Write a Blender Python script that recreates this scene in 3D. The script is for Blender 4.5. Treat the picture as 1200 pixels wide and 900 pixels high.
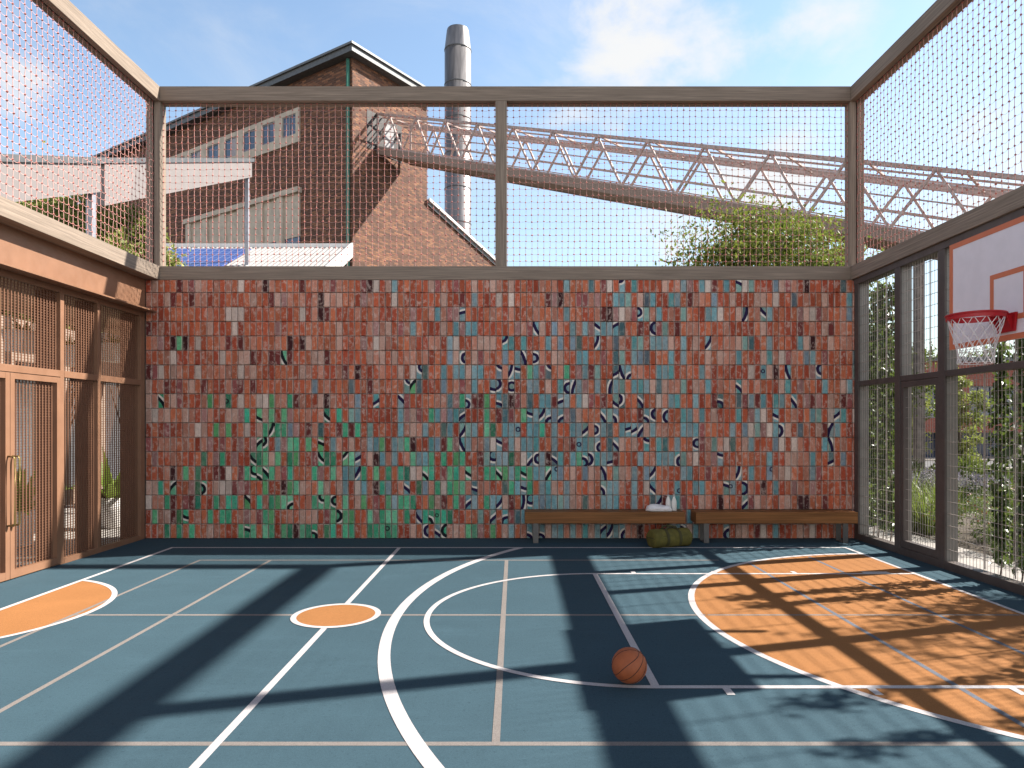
import bpy, bmesh, math, random
import numpy as np
from mathutils import Vector, Matrix
for o in list(bpy.data.objects): bpy.data.objects.remove(o)
S = bpy.context.scene
COL = S.collection
R = math.radians

# ------------------------------------------------------------------ camera
cam_d = bpy.data.cameras.new("camera"); cam = bpy.data.objects.new("camera", cam_d); COL.objects.link(cam)
cam.location = (0, 0, 1.7); cam.rotation_euler = (R(90), 0, 0)
cam_d.sensor_width = 36; cam_d.lens = 24; cam_d.shift_x = -0.0025; cam_d.shift_y = 0.0392
cam_d.clip_start = 0.05; cam_d.clip_end = 3000
S.camera = cam
S.render.resolution_x, S.render.resolution_y = 1024, 768
# ------------------------------------------------------------------ light
SUN = Vector((1.125, 0.32, 1.0)).normalized()
S.view_settings.view_transform = 'Standard'; S.view_settings.look = 'None'
S.view_settings.gamma = 1; S.view_settings.use_curve_mapping = False
S.view_settings.exposure = 1.45
W = bpy.data.worlds.new("World"); S.world = W; W.use_nodes = True
nt = W.node_tree; nt.nodes.clear()
def wn(t, **k):
    n = nt.nodes.new(t)
    for a, b in k.items(): setattr(n, a, b)
    return n
sky = wn('ShaderNodeTexSky', sky_type='NISHITA', sun_disc=False, sun_elevation=math.asin(SUN.z),
         sun_rotation=math.atan2(SUN.x, SUN.y), air_density=1.3, dust_density=.5, ozone_density=1.1)
tc = wn('ShaderNodeTexCoord')
def wmath(op, a, b=None, c=None, clamp=False):
    n = wn('ShaderNodeMath', operation=op, use_clamp=clamp)
    for i, v in enumerate((a, b, c)):
        if v is None: continue
        if isinstance(v, (int, float)): n.inputs[i].default_value = v
        else: nt.links.new(v, n.inputs[i])
    return n.outputs[0]
def wnoise(scale, stretch, detail, rough, dist=0.0, off=(0, 0, 0)):
    mp = wn('ShaderNodeMapping'); mp.inputs['Scale'].default_value = stretch; mp.inputs['Location'].default_value = off
    nt.links.new(tc.outputs['Generated'], mp.inputs['Vector'])
    n = wn('ShaderNodeTexNoise'); n.inputs['Scale'].default_value = scale; n.inputs['Detail'].default_value = detail
    n.inputs['Roughness'].default_value = rough; n.inputs['Distortion'].default_value = dist
    nt.links.new(mp.outputs[0], n.inputs['Vector']); return n.outputs['Fac']
puff = wnoise(4.5, (1, 1, 1.7), 9, .58, .2, (3.1, .4, 1.2))
wisp = wnoise(2.2, (1.4, 1.0, 2.6), 7, .62, .8, (1.7, 2.3, .3))
# cloud banks: where in the sky the cumulus gathers (directions)
mask = None
for px, py, k in ((755, 20, 90), (905, 178, 190), (20, 95, 320), (1185, 195, 200), (800, 285, 260), (985, 5, 300)):
    d = Vector(((px - 603) / 800, 1, (497 - py) / 800)).normalized()
    dp = wn('ShaderNodeVectorMath', operation='DOT_PRODUCT'); dp.inputs[1].default_value = d
    nrm = wn('ShaderNodeVectorMath', operation='NORMALIZE'); nt.links.new(tc.outputs['Generated'], nrm.inputs[0])
    nt.links.new(nrm.outputs[0], dp.inputs[0])
    g = wmath('EXPONENT', wmath('MULTIPLY', wmath('SUBTRACT', dp.outputs['Value'], 1.0), float(k)))
    mask = g if mask is None else wmath('MAXIMUM', mask, g)
cl = wmath('ADD', puff, wmath('MULTIPLY', mask, .21))
mr = wn('ShaderNodeMapRange', interpolation_type='SMOOTHSTEP'); nt.links.new(cl, mr.inputs[0])
mr.inputs[1].default_value = .60; mr.inputs[2].default_value = .84
mr2 = wn('ShaderNodeMapRange', interpolation_type='SMOOTHSTEP'); nt.links.new(wisp, mr2.inputs[0])
mr2.inputs[1].default_value = .40; mr2.inputs[2].default_value = .85; mr2.inputs[4].default_value = .38
fac = wmath('MAXIMUM', wmath('MULTIPLY', mr.outputs[0], .92), mr2.outputs[0])
mix = wn('ShaderNodeMix', data_type='RGBA')
nt.links.new(fac, mix.inputs[0]); nt.links.new(sky.outputs[0], mix.inputs[6]); mix.inputs[7].default_value = (4.2, 4.15, 4.05, 1)
sepw = wn('ShaderNodeSeparateXYZ'); nt.links.new(tc.outputs['Generated'], sepw.inputs[0])
def wramp(v, a, b, lo, hi):
    n = wn('ShaderNodeMapRange', interpolation_type='SMOOTHSTEP'); nt.links.new(v, n.inputs[0])
    for i, q in enumerate((a, b, lo, hi)): n.inputs[i + 1].default_value = q
    return n.outputs[0]
hzf = wramp(sepw.outputs[2], .02, .40, .42, 0.)                     # bright hazy air low in the sky
mixh = wn('ShaderNodeMix', data_type='RGBA'); nt.links.new(hzf, mixh.inputs[0]); nt.links.new(sky.outputs[0], mixh.inputs[6]); mixh.inputs[7].default_value = (2.6, 3.5, 4.4, 1)
nt.links.new(mixh.outputs[2], mix.inputs[6])
fill_bank = wmath('MULTIPLY', wramp(sepw.outputs[1], .0, -.45, 0., .75), wramp(sepw.outputs[2], .62, .35, 0., 1.))   # bright cloud added behind the camera as fill for the shaded wall
fac2 = wmath('MAXIMUM', wmath('MULTIPLY', fac, wramp(sepw.outputs[2], .85, .6, .1, 1.)), fill_bank); nt.links.new(fac2, mix.inputs[0])
zen = wn('ShaderNodeMix', data_type='RGBA', blend_type='MULTIPLY'); zen.inputs[0].default_value = 1
nt.links.new(mix.outputs[2], zen.inputs[6]); zc = wramp(sepw.outputs[2], .52, .85, 1., .3)
cmb = wn('ShaderNodeCombineColor'); [nt.links.new(zc, cmb.inputs[i]) for i in range(3)]; nt.links.new(cmb.outputs[0], zen.inputs[7])
bk = wn('ShaderNodeMix', data_type='RGBA'); nt.links.new(fill_bank, bk.inputs[0]); bk.inputs[6].default_value = (4.2, 4.15, 4.05, 1); bk.inputs[7].default_value = (11.5, 11.2, 11.0, 1); nt.links.new(bk.outputs[2], mix.inputs[7])
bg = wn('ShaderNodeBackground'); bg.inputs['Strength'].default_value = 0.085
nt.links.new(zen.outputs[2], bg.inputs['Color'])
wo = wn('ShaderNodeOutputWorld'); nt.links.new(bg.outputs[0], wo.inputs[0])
sd = bpy.data.lights.new("sun", 'SUN'); sd.energy = 5.0; sd.angle = R(.75); sd.color = (1, .93, .84)
sun = bpy.data.objects.new("sun", sd); COL.objects.link(sun); sun.location = (20, 6, 30)
sun.rotation_euler = (-SUN).to_track_quat('-Z', 'Y').to_euler()

# ------------------------------------------------------------------ material helpers
class MT:
    def __init__(s, name):
        s.m = bpy.data.materials.new(name); s.m.use_nodes = True; s.t = s.m.node_tree; s.t.nodes.clear()
        s.out = s.n('ShaderNodeOutputMaterial'); s.b = s.n('ShaderNodeBsdfPrincipled'); s.l(s.b.outputs[0], s.out.inputs[0])
        s.b.inputs['Specular IOR Level'].default_value = .35
    def n(s, t, **k):
        x = s.t.nodes.new(t)
        for a, b in k.items(): setattr(x, a, b)
        return x
    def l(s, a, b): s.t.links.new(a, b)
    def put(s, sock, v):
        if isinstance(v, (int, float)): sock.default_value = v
        elif isinstance(v, tuple): sock.default_value = v if len(v) == 4 or sock.type == 'VECTOR' else (*v, 1)
        else: s.l(v, sock)
    def math(s, op, a, b=None, c=None, clamp=False):
        x = s.n('ShaderNodeMath', operation=op, use_clamp=clamp)
        for i, v in enumerate((a, b, c)):
            if v is not None: s.put(x.inputs[i], v)
        return x.outputs[0]
    def mix(s, f, a, b, bl='MIX'):
        x = s.n('ShaderNodeMix', data_type='RGBA', blend_type=bl); s.put(x.inputs[0], f); s.put(x.inputs[6], a); s.put(x.inputs[7], b); return x.outputs[2]
    def coord(s, which='Object', scale=(1, 1, 1)):
        c = s.n('ShaderNodeTexCoord'); mp = s.n('ShaderNodeMapping'); mp.inputs['Scale'].default_value = scale
        s.l(c.outputs[which], mp.inputs[0]); return mp.outputs[0]
    def noise(s, vec, scale, detail=4, rough=.55, dist=0):
        x = s.n('ShaderNodeTexNoise'); s.l(vec, x.inputs['Vector']); x.inputs['Scale'].default_value = scale
        x.inputs['Detail'].default_value = detail; x.inputs['Roughness'].default_value = rough; x.inputs['Distortion'].default_value = dist
        return x.outputs['Fac']
    def ramp(s, f, a, b, lo=0., hi=1.):
        x = s.n('ShaderNodeMapRange', interpolation_type='SMOOTHSTEP'); s.put(x.inputs[0], f); x.inputs[1].default_value = a; x.inputs[2].default_value = b
        x.inputs[3].default_value = lo; x.inputs[4].default_value = hi; return x.outputs[0]
    def bump(s, h, st=.3, d=.01):
        x = s.n('ShaderNodeBump'); x.inputs['Strength'].default_value = st; x.inputs['Distance'].default_value = d; s.l(h, x.inputs['Height'])
        s.l(x.outputs[0], s.b.inputs['Normal'])
    def base(s, c): s.put(s.b.inputs['Base Color'], c)
    def set(s, rough=None, metal=None, spec=None):
        if rough is not None: s.put(s.b.inputs['Roughness'], rough)
        if metal is not None: s.b.inputs['Metallic'].default_value = metal
        if spec is not None: s.b.inputs['Specular IOR Level'].default_value = spec
def sc(c, k): return tuple(x * k for x in c)

def plain(name, c, rough=.6, metal=0, var=.12, vs=6, bumpst=0, bs=200, spec=.35):
    m = MT(name); v = m.coord()
    f = m.noise(v, vs, 6)
    m.base(m.mix(m.ramp(f, .3, .7), sc(c, 1 - var), sc(c, 1 + var))); m.set(m.ramp(m.noise(v, vs * 3), .3, .7, rough - .07, rough + .07), metal, spec)
    if bumpst: m.bump(m.noise(v, bs, 3), bumpst, .003)
    return m.m
def wood(name, c, axis, dark=.6, rough=.65, gs=1.0):
    m = MT(name); s = [70 * gs] * 3; s[axis] = 1.6 * gs
    v = m.coord('Object', tuple(s)); f = m.noise(v, 1, 7, .6, .4)
    s2 = [18 * gs] * 3; s2[axis] = .5 * gs
    f2 = m.noise(m.coord('Object', tuple(s2)), 1, 3, .5, .6)
    a = m.mix(m.ramp(f, .3, .72), sc(c, dark), sc(c, 1.12)); m.base(m.mix(m.ramp(f2, .35, .7, 0, .55), a, sc(c, .72)))
    m.set(rough, 0, .12); m.bump(f, .35, .004); return m.m
def foliage(name, c1, c2, trans=.35, rough=.5, spec=.3):
    m = MT(name); at = m.n('ShaderNodeAttribute'); at.attribute_name = 'tint'
    col = m.mix(at.outputs['Fac'], c1, c2); m.base(col); m.set(rough, 0, spec)
    tr = m.n('ShaderNodeBsdfTranslucent'); m.put(tr.inputs[0], m.mix(.5, col, (.16, .22, .03)))
    ms = m.n('ShaderNodeMixShader'); ms.inputs[0].default_value = trans
    m.l(m.b.outputs[0], ms.inputs[1]); m.l(tr.outputs[0], ms.inputs[2]); m.l(ms.outputs[0], m.out.inputs[0]); return m.m
def brickmat(name, c1, c2, mortar, bw=.23, bh=.076, mw=.012, patch=(.1, .05, .04), pf=.3, bst=.6):
    m = MT(name); uv = m.coord('UV')
    b = m.n('ShaderNodeTexBrick', offset=.5); m.l(uv, b.inputs['Vector']); b.inputs['Scale'].default_value = 1
    b.inputs['Color1'].default_value = (0, 0, 0, 1); b.inputs['Color2'].default_value = (1, 1, 1, 1); b.inputs['Mortar'].default_value = (.5, .5, .5, 1)
    b.inputs['Mortar Size'].default_value = mw; b.inputs['Brick Width'].default_value = bw; b.inputs['Row Height'].default_value = bh; b.inputs['Bias'].default_value = 0
    big = m.noise(uv, .7, 5); wn_ = m.n('ShaderNodeTexWhiteNoise', noise_dimensions='3D'); m.l(b.outputs['Color'], wn_.inputs['Vector'])
    col = m.mix(b.outputs['Color'], c1, c2); col = m.mix(m.math('MULTIPLY', m.ramp(wn_.outputs['Value'], .45, .6), pf * 2.2, clamp=True), col, patch)
    col = m.mix(m.ramp(big, .35, .7, 0, .35), col, sc(c2, .75)); col = m.mix(b.outputs['Fac'], col, mortar)
    fine = m.noise(uv, 30, 4); col = m.mix(m.ramp(fine, .35, .7, 0, .35), col, sc(c1, .55)); m.base(col); m.set(.85)
    h = m.math('SUBTRACT', m.math('MULTIPLY', fine, .4), b.outputs['Fac']); m.bump(h, bst, .02); return m.m

# ------------------------------------------------------------------ mesh helpers
class MB:
    def __init__(s): s.v = []; s.f = []; s.mi = []; s.mat = 0
    def add(s, vs, fs):
        o = len(s.v); s.v.extend([tuple(p) for p in vs])
        for f in fs: s.f.append(tuple(i + o for i in f)); s.mi.append(s.mat)
    def box(s, a, b):
        x0, y0, z0 = (min(a[i], b[i]) for i in range(3)); x1, y1, z1 = (max(a[i], b[i]) for i in range(3))
        s.add([(x0, y0, z0), (x1, y0, z0), (x1, y1, z0), (x0, y1, z0), (x0, y0, z1), (x1, y0, z1), (x1, y1, z1), (x0, y1, z1)],
              [(0, 3, 2, 1), (4, 5, 6, 7), (0, 1, 5, 4), (1, 2, 6, 5), (2, 3, 7, 6), (3, 0, 4, 7)]); return s
    def obox(s, o, u, v, w):   # oriented box: corner + three edge vectors
        o, u, v, w = Vector(o), Vector(u), Vector(v), Vector(w)
        if u.cross(v).dot(w) < 0: u, v = v, u
        s.add([o, o + u, o + u + v, o + v, o + w, o + u + w, o + u + v + w, o + v + w],
              [(0, 3, 2, 1), (4, 5, 6, 7), (0, 1, 5, 4), (1, 2, 6, 5), (2, 3, 7, 6), (3, 0, 4, 7)]); return s
    def tube(s, pts, r, n=6, cap=True, closed=False):
        pts = [Vector(p) for p in pts]; N = len(pts); rs = r if isinstance(r, (list, tuple)) else [r] * N
        vs = []; ref = None
        for i, p in enumerate(pts):
            if closed: t = pts[(i + 1) % N] - pts[i - 1]
            else: t = pts[min(i + 1, N - 1)] - pts[max(i - 1, 0)]
            t = t.normalized() if t.length > 1e-9 else Vector((0, 0, 1))
            if ref is None: ref = Vector((0, 0, 1)) if abs(t.z) < .9 else Vector((1, 0, 0))
            a = t.cross(ref).normalized(); b = t.cross(a).normalized(); ref = -b if False else ref
            if abs(t.dot(ref)) > .95: ref = Vector((1, 0, 0)) if abs(t.x) < .8 else Vector((0, 1, 0))
            for k in range(n):
                q = 2 * math.pi * k / n + math.pi / n; vs.append(p + (a * math.cos(q) + b * math.sin(q)) * rs[i])
        fs = []
        for i in range(N if closed else N - 1):
            j = (i + 1) % N
            for k in range(n): fs.append((i * n + k, i * n + (k + 1) % n, j * n + (k + 1) % n, j * n + k))
        if cap and not closed: fs.append(tuple(range(n))[::-1]); fs.append(tuple((N - 1) * n + k for k in range(n)))
        s.add(vs, fs); return s
    def lathe(s, c, prof, n=24):
        vs = []; fs = []
        for r, z in prof:
            for k in range(n): q = 2 * math.pi * k / n; vs.append((c[0] + r * math.cos(q), c[1] + r * math.sin(q), c[2] + z))
        for i in range(len(prof) - 1):
            for k in range(n): fs.append((i * n + k, i * n + (k + 1) % n, (i + 1) * n + (k + 1) % n, (i + 1) * n + k))
        fs.append(tuple(range(n))[::-1]); fs.append(tuple((len(prof) - 1) * n + k for k in range(n))); s.add(vs, fs); return s
    def prism(s, poly, d):     # polygon (list of 3D points, planar) extruded by vector d
        p = [Vector(q) for q in poly]; d = Vector(d); n = len(p); nn = Vector((0, 0, 0))
        for i in range(n): nn += p[i].cross(p[(i + 1) % n])
        if nn.dot(d) > 0: p = p[::-1]
        s.add(p + [q + d for q in p], [tuple(range(n)), tuple(range(2 * n - 1, n - 1, -1))] + [(i, i + n, (i + 1) % n + n, (i + 1) % n)[::1] for i in range(n)]); return s
    def octa(s, c, r, rz=None):
        x, y, z = c; rz = rz or r
        s.add([(x + r, y, z), (x, y + r, z), (x - r, y, z), (x, y - r, z), (x, y, z + rz), (x, y, z - rz)],
              [(0, 1, 4), (1, 2, 4), (2, 3, 4), (3, 0, 4), (1, 0, 5), (2, 1, 5), (3, 2, 5), (0, 3, 5)]); return s
    def build(s, name, mats, parent=None, smooth=False, bevel=0, tint=None, recalc=False, origin=None, seg=2):
        return mesh_obj(name, s.v, s.f, mats, parent, smooth, bevel, tint, s.mi, recalc, origin, seg)
def root_loc(o):
    v = Vector((0, 0, 0))
    while o is not None: v += o.location; o = o.parent
    return v
def mesh_obj(name, verts, faces, mats, parent=None, smooth=False, bevel=0, tint=None, mi=None, recalc=False, origin=None, seg=2):
    me = bpy.data.meshes.new(name)
    off = root_loc(parent) if parent is not None else (Vector(origin) if origin is not None else Vector((0, 0, 0)))
    V = np.asarray(verts, dtype=float).reshape(-1, 3) - np.array(off)
    me.from_pydata(V.tolist(), [], faces)
    if not isinstance(mats, (list, tuple)): mats = [mats]
    for m in mats: me.materials.append(m)
    if mi is not None and len(mats) > 1: me.polygons.foreach_set('material_index', mi)
    if tint is not None:
        a = me.attributes.new('tint', 'FLOAT', 'FACE'); a.data.foreach_set('value', np.asarray(tint, dtype=np.float32))
    if bevel or recalc:
        bm = bmesh.new(); bm.from_mesh(me)
        if recalc: bmesh.ops.recalc_face_normals(bm, faces=bm.faces)
        if bevel:
            es = [e for e in bm.edges if len(e.link_faces) == 2 and e.calc_face_angle(0) > .5]
            bmesh.ops.bevel(bm, geom=es, offset=bevel, segments=seg, profile=.6, affect='EDGES', clamp_overlap=True)
        bm.to_mesh(me); bm.free()
    # metric UVs: u along the horizontal tangent, v up
    uv = me.uv_layers.new(name='UVMap'); nl = len(me.loops)
    if nl:
        co = np.empty(len(me.vertices) * 3); me.vertices.foreach_get('co', co); co = co.reshape(-1, 3) + np.array(off)
        lv = np.empty(nl, dtype=int); me.loops.foreach_get('vertex_index', lv)
        npol = len(me.polygons); lt = np.empty(npol, dtype=int); me.polygons.foreach_get('loop_total', lt)
        nr = np.empty(npol * 3); me.polygons.foreach_get('normal', nr); nr = np.repeat(nr.reshape(-1, 3), lt, axis=0)
        c = co[lv]; h = np.hypot(nr[:, 0], nr[:, 1]); vert = h > .5; hh = np.where(h < 1e-6, 1, h)
        u = np.where(vert, (-nr[:, 1] * c[:, 0] + nr[:, 0] * c[:, 1]) / hh, c[:, 0]); v = np.where(vert, c[:, 2], c[:, 1])
        uv.data.foreach_set('uv', np.stack([u, v], 1).ravel())
    if smooth: me.polygons.foreach_set('use_smooth', [True] * len(me.polygons))
    o = bpy.data.objects.new(name, me); COL.objects.link(o)
    if parent is not None: o.parent = parent
    else: o.location = off
    return o
def thing(name, label, cat, loc=(0, 0, 0), group=None):
    o = bpy.data.objects.new(name, None); COL.objects.link(o); o.location = loc; o.empty_display_size = .2
    return tag(o, label, cat, group)
def tag(o, label, cat, group=None, kind=None):
    o['label'] = label; o['category'] = cat
    if group: o['group'] = group
    if kind: o['kind'] = kind
    return o
def struct(o): o['kind'] = 'structure'; return o
def dup(root, loc, rz=0, scale=1, label=None, group=None):
    r = root.copy(); COL.objects.link(r); r.location = loc; r.rotation_euler = (0, 0, rz); r.scale = (scale,) * 3
    if label: r['label'] = label
    if group: r['group'] = group
    for ch in list(root.children):
        c = ch.copy(); COL.objects.link(c); c.parent = r
        for g in list(ch.children):
            d = g.copy(); COL.objects.link(d); d.parent = c
    return r
def P(px, py, Z): return Vector(((px - 603) / 800 * Z, Z, 1.7 + (497 - py) / 800 * Z))

# ------------------------------------------------------------------ materials
def court_mat(name, c, speck):
    m = MT(name); v = m.coord()
    f1 = m.noise(v, 260, 2, .7); f2 = m.noise(v, 2.2, 6, .6); f3 = m.noise(v, 45, 5, .6)
    a = m.mix(m.ramp(f1, .35, .7), sc(c, .72), sc(c, 1.22)); a = m.mix(m.ramp(f2, .35, .7, 0, .25), a, sc(c, 1.25)); f4 = m.noise(v, 90, 3, .65); a = m.mix(m.ramp(f4, .4, .66, 0, .32), a, sc(c, 1.45)); f5 = m.noise(m.coord('Object', (.35, 1.6, 1)), 3.5, 8, .7); a = m.mix(m.ramp(f5, .5, .72, 0, .16), a, sc(c, 1.6)); a = m.mix(m.ramp(f3, .57, .7, 0, .55), a, speck)
    m.base(a); m.set(m.ramp(f2, .3, .7, .82, .95), 0, .08); m.bump(m.math('ADD', f1, m.math('MULTIPLY', f3, .7)), .5, .0025); return m.m
M = {}
M['blue'] = court_mat('court_blue', (.044, .081, .104), (.018, .036, .052))
M['orange'] = court_mat('court_orange', (.285, .13, .050), (.21, .09, .034))
M['white_line'] = court_mat('line_white', (.44, .42, .425), (.37, .35, .35))
M['beige_line'] = court_mat('line_beige', (.185, .168, .158), (.13, .12, .115))
M['blue_line'] = court_mat('line_blue', (.12, .13, .155), (.10, .11, .13))
WC = (.275, .22, .175)
M['wood_x'] = wood('weathered_timber_x', WC, 0); M['wood_y'] = wood('weathered_timber_y', WC, 1); M['wood_z'] = wood('weathered_timber_z', WC, 2)
M['bench_wood'] = wood('bench_timber', (.27, .12, .045), 0, .5, .5, .8)
M['copper'] = plain('copper_paint', (.24, .128, .077), .45, .15, .07, 3, .08, 400)
M['copper_screen'] = plain('copper_screen', (.155, .077, .046), .5, .1, .08)
M['copper_dark'] = plain('copper_paint_fin', (.16, .07, .042), .5, .1, .08)
M['bronze'] = plain('dark_bronze_steel', (.095, .080, .075), .5, .2, .1, 5)
M['wire'] = plain('galvanised_wire', (.42, .38, .35), .5, .4)
M['leg_metal'] = plain('brushed_leg_metal', (.13, .125, .12), .45, .5)
M['mortar'] = plain('grey_mortar', (.15, .115, .095), .95, 0, .2, 20, .4, 300)
M['cord'] = plain('pink_cord', (.62, .34, .30), .8, 0, .15, 30)
M['knot'] = plain('red_knot', (.42, .15, .125), .8, 0, .2, 30)
M['white'] = plain('white_paint', (.72, .70, .68), .55, 0, .05, 4)
M['canopy'] = plain('canopy_white', (.175, .158, .155), .6, 0, .06, 3)
M['column'] = plain('weathered_column', (.19, .16, .145), .85, 0, .3, 6, .5, 40)
M['towel'] = plain('white_towel', (.78, .77, .77), .95, 0, .04, 20, .8, 160)
M['concrete'] = plain('pale_concrete', (.44, .39, .32), .85, 0, .12, 2, .3, 60)
M['stone'] = plain('pale_paving', (.30, .28, .26), .85, 0, .12, 3, .3, 80)
M['dark_glass'] = plain('dark_window_glass', (.045, .06, .10), .08, 0, .3, .4, spec=.8)
M['frame_grey'] = plain('grey_window_frame', (.22, .22, .23), .5)
M['roof_grey'] = plain('grey_roof_sheet', (.10, .105, .11), .5, .3)
M['green_pipe'] = plain('green_downpipe', (.05, .16, .12), .5)
M['truss'] = plain('rusty_pink_steel', (.37, .29, .27), .7, .1, .25, 8)
M['truss_wood'] = wood('conveyor_deck_timber', (.32, .24, .20), 0, .5, .8, .6)
M['brick_factory'] = brickmat('factory_brick', (.31, .14, .072), (.115, .043, .026), (.10, .075, .06), .36, .12, .016, (.04, .02, .018), .36, 1.)
M['brick_house'] = brickmat('house_brick', (.33, .085, .055), (.26, .06, .04), (.25, .18, .15), .3, .1, .012, (.16, .05, .04), .2)
M['asphalt'] = plain('asphalt', (.11, .11, .115), .9, 0, .2, 3)
M['lawn'] = plain('lawn_green', (.09, .13, .03), .9, 0, .35, 4, .5, 60)
M['soil'] = plain('soil', (.07, .055, .04), .95, 0, .3, 5, .6, 40)
M['ball'] = plain('ball_rubber', (.34, .095, .035), .55, 0, .08, 20, .5, 500)
M['black'] = plain('black_rubber', (.015, .013, .013), .6)
M['red'] = plain('red_paint', (.42, .010, .016), .35, 0, .05)
M['board'] = plain('backboard_white', (.80, .74, .78), .45, 0, .03)
M['board_orange'] = plain('backboard_orange', (.62, .18, .09), .45, 0, .04)
M['net_white'] = plain('white_net_cord', (.75, .70, .69), .8)
M['canvas'] = plain('olive_canvas', (.115, .10, .022), .85, 0, .2, 12, .5, 250)
M['strap'] = plain('olive_strap', (.06, .055, .02), .8)
M['bottle'] = plain('white_bottle', (.75, .74, .70), .3, 0, .02)
M['cap'] = plain('bottle_cap', (.5, .5, .48), .4)
M['handle'] = plain('bronze_handle', (.20, .15, .06), .35, .7)
M['pot'] = plain('white_pot', (.7, .67, .64), .7)
M['plaster'] = plain('warm_plaster', (.26, .20, .16), .9)
M['ceil'] = plain('timber_ceiling', (.38, .25, .16), .8)
M['solar'] = None
M['bark'] = plain('bark', (.13, .10, .08), .9, 0, .3, 14, .8, 40)
M['leaf_tree'] = foliage('leaf_tree', (.045, .075, .012), (.15, .18, .035))
M['leaf_mid'] = foliage('leaf_mid', (.07, .105, .016), (.25, .27, .055), .4)
M['leaf_light'] = foliage('leaf_light', (.15, .19, .045), (.36, .37, .12), .4)
M['leaf_vine'] = foliage('leaf_vine', (.024, .052, .012), (.09, .14, .035), .3, .35, .5)
M['leaf_grass'] = foliage('leaf_grass', (.09, .14, .02), (.24, .28, .07), .4)
M['leaf_grey'] = foliage('leaf_grey', (.065, .10, .03), (.19, .25, .10), .3)
M['leaf_plant'] = foliage('leaf_plant', (.12, .22, .03), (.32, .42, .08), .4)
M['lavender'] = foliage('lavender_flower', (.20, .17, .27), (.33, .29, .38), .3)
M['flower_red'] = foliage('flower_red', (.22, .05, .04), (.3, .12, .07), .2)
M['flower_white'] = foliage('flower_white', (.5, .48, .42), (.6, .6, .55), .2)
m = MT('steel_chimney'); v = m.coord('Object'); f = m.noise(m.coord('Object', (1, 1, .12)), 3, 6); m.base(m.mix(m.ramp(f, .3, .7), (.16, .155, .16), (.25, .24, .245)))
m.set(m.ramp(f, .3, .7, .35, .5), .55); M['chimney'] = m.m
m = MT('solar_cells'); uv = m.coord('UV'); b = m.n('ShaderNodeTexBrick', offset=0); m.l(uv, b.inputs['Vector']); b.inputs['Scale'].default_value = 1
b.inputs['Brick Width'].default_value = .32; b.inputs['Row Height'].default_value = .32; b.inputs['Mortar Size'].default_value = .012
b.inputs['Color1'].default_value = (.03, .06, .22, 1); b.inputs['Color2'].default_value = (.035, .07, .26, 1); b.inputs['Mortar'].default_value = (.2, .25, .4, 1)
m.base(b.outputs['Color']); m.set(.25); M['solar'] = m.m

# ------------------------------------------------------------------ setting: ground, court, paths, road
def gz(x, y):
    dx = max(abs(x) - 8, 0); dy = max(y - 13, -6 - y, 0); d = math.hypot(dx, dy)
    t = min(max(d / 9, 0), 1); t = t * t * (3 - 2 * t); return -.05 - .78 * t
ax = sorted(set([-900, -400, -200, -120, -80, -60] + list(range(-50, 51, 2)) + [60, 80, 120, 200, 400, 900]))
gv = [(x, y, gz(x, y)) for y in ax for x in ax]; n = len(ax)
gf = [(j * n + i, j * n + i + 1, (j + 1) * n + i + 1, (j + 1) * n + i) for j in range(n - 1) for i in range(n - 1)]
struct(mesh_obj('ground', gv, gf, M['soil'], smooth=True))
struct(MB().box((-5.5, -5, -.12), (5.04, 10.17, 0)).build('court_floor', M['blue']))
def sheet(name, rects, z, mat):
    z = z * .3 if z > 0 and z < .02 else z
    mb = MB()
    for x0, x1, y0, y1 in rects: mb.add([(x0, y0, z), (x1, y0, z), (x1, y1, z), (x0, y1, z)], [(0, 1, 2, 3)])
    return struct(mb.build(name, mat))
def ring(name, c, r0, r1, z, mat, a0=0, a1=360, n=160, xmin=-9, xmax=9, ymin=-4.9, ymax=10.1):
    z = z * .3
    mb = MB(); q = [R(a0 + (a1 - a0) * i / n) for i in range(n + 1)]
    def cl(x, y): return (min(max(x, xmin), xmax), min(max(y, ymin), ymax), z)
    for i in range(n):
        p = [(r0, q[i]), (r1, q[i]), (r1, q[i + 1]), (r0, q[i + 1])]
        pts = [cl(c[0] + r * math.cos(a), c[1] + r * math.sin(a)) for r, a in p]
        if r0 == 0: pts = [pts[0], pts[1], pts[2]]
        ar = Vector((0, 0, 0))
        for k in range(len(pts)): ar += Vector(pts[k]).cross(Vector(pts[(k + 1) % len(pts)]))
        if ar.length > 1e-6: mb.add(pts, [tuple(range(len(pts)))])
    return struct(mb.build(name, mat))
HC = (4.6, 6.0)
ring('orange_area', HC, 0, 2.93, .002, M['orange'], xmax=4.545)
ring('orange_area', (-5.15, 6.2), 0, 1.29, .002, M['orange'], xmin=-4.70)
ring('orange_area', (-1.585, 6.07), 0, .345, .013, M['orange'], n=64)
# beige badminton lines, blue where they cross the orange
Y0, Y1 = 3.63, 8.53; w = .022
oc = lambda y: HC[0] - math.sqrt(max(2.92 ** 2 - (y - HC[1]) ** 2, 0))
sheet('court_marking', [(-3.95, 2.55, Y1 - w, Y1 + w), (-5.48, 5.02, Y0 - w, Y0 + w), (-3.95, 1.7, 6.08 - w, 6.08 + w)], .004, M['beige_line'])
sheet('court_marking', [(-3.95, -3.91, Y0 - 3, Y1 - w), (-3.065, -3.025, Y0 - 3, Y1 - w), (-.122, -.078, Y0 - w, Y1 - w)], .006, M['beige_line'])
sheet('court_marking', [(2.85, 2.89, 3.68, 8.35), (3.75, 3.79, 3.3, 8.75)], .0055, M['blue_line'])
sheet('court_marking', [(1.72, 4.5, 6.08 - w * .8, 6.08 + w * .8)], .0045, M['beige_line'])
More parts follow.
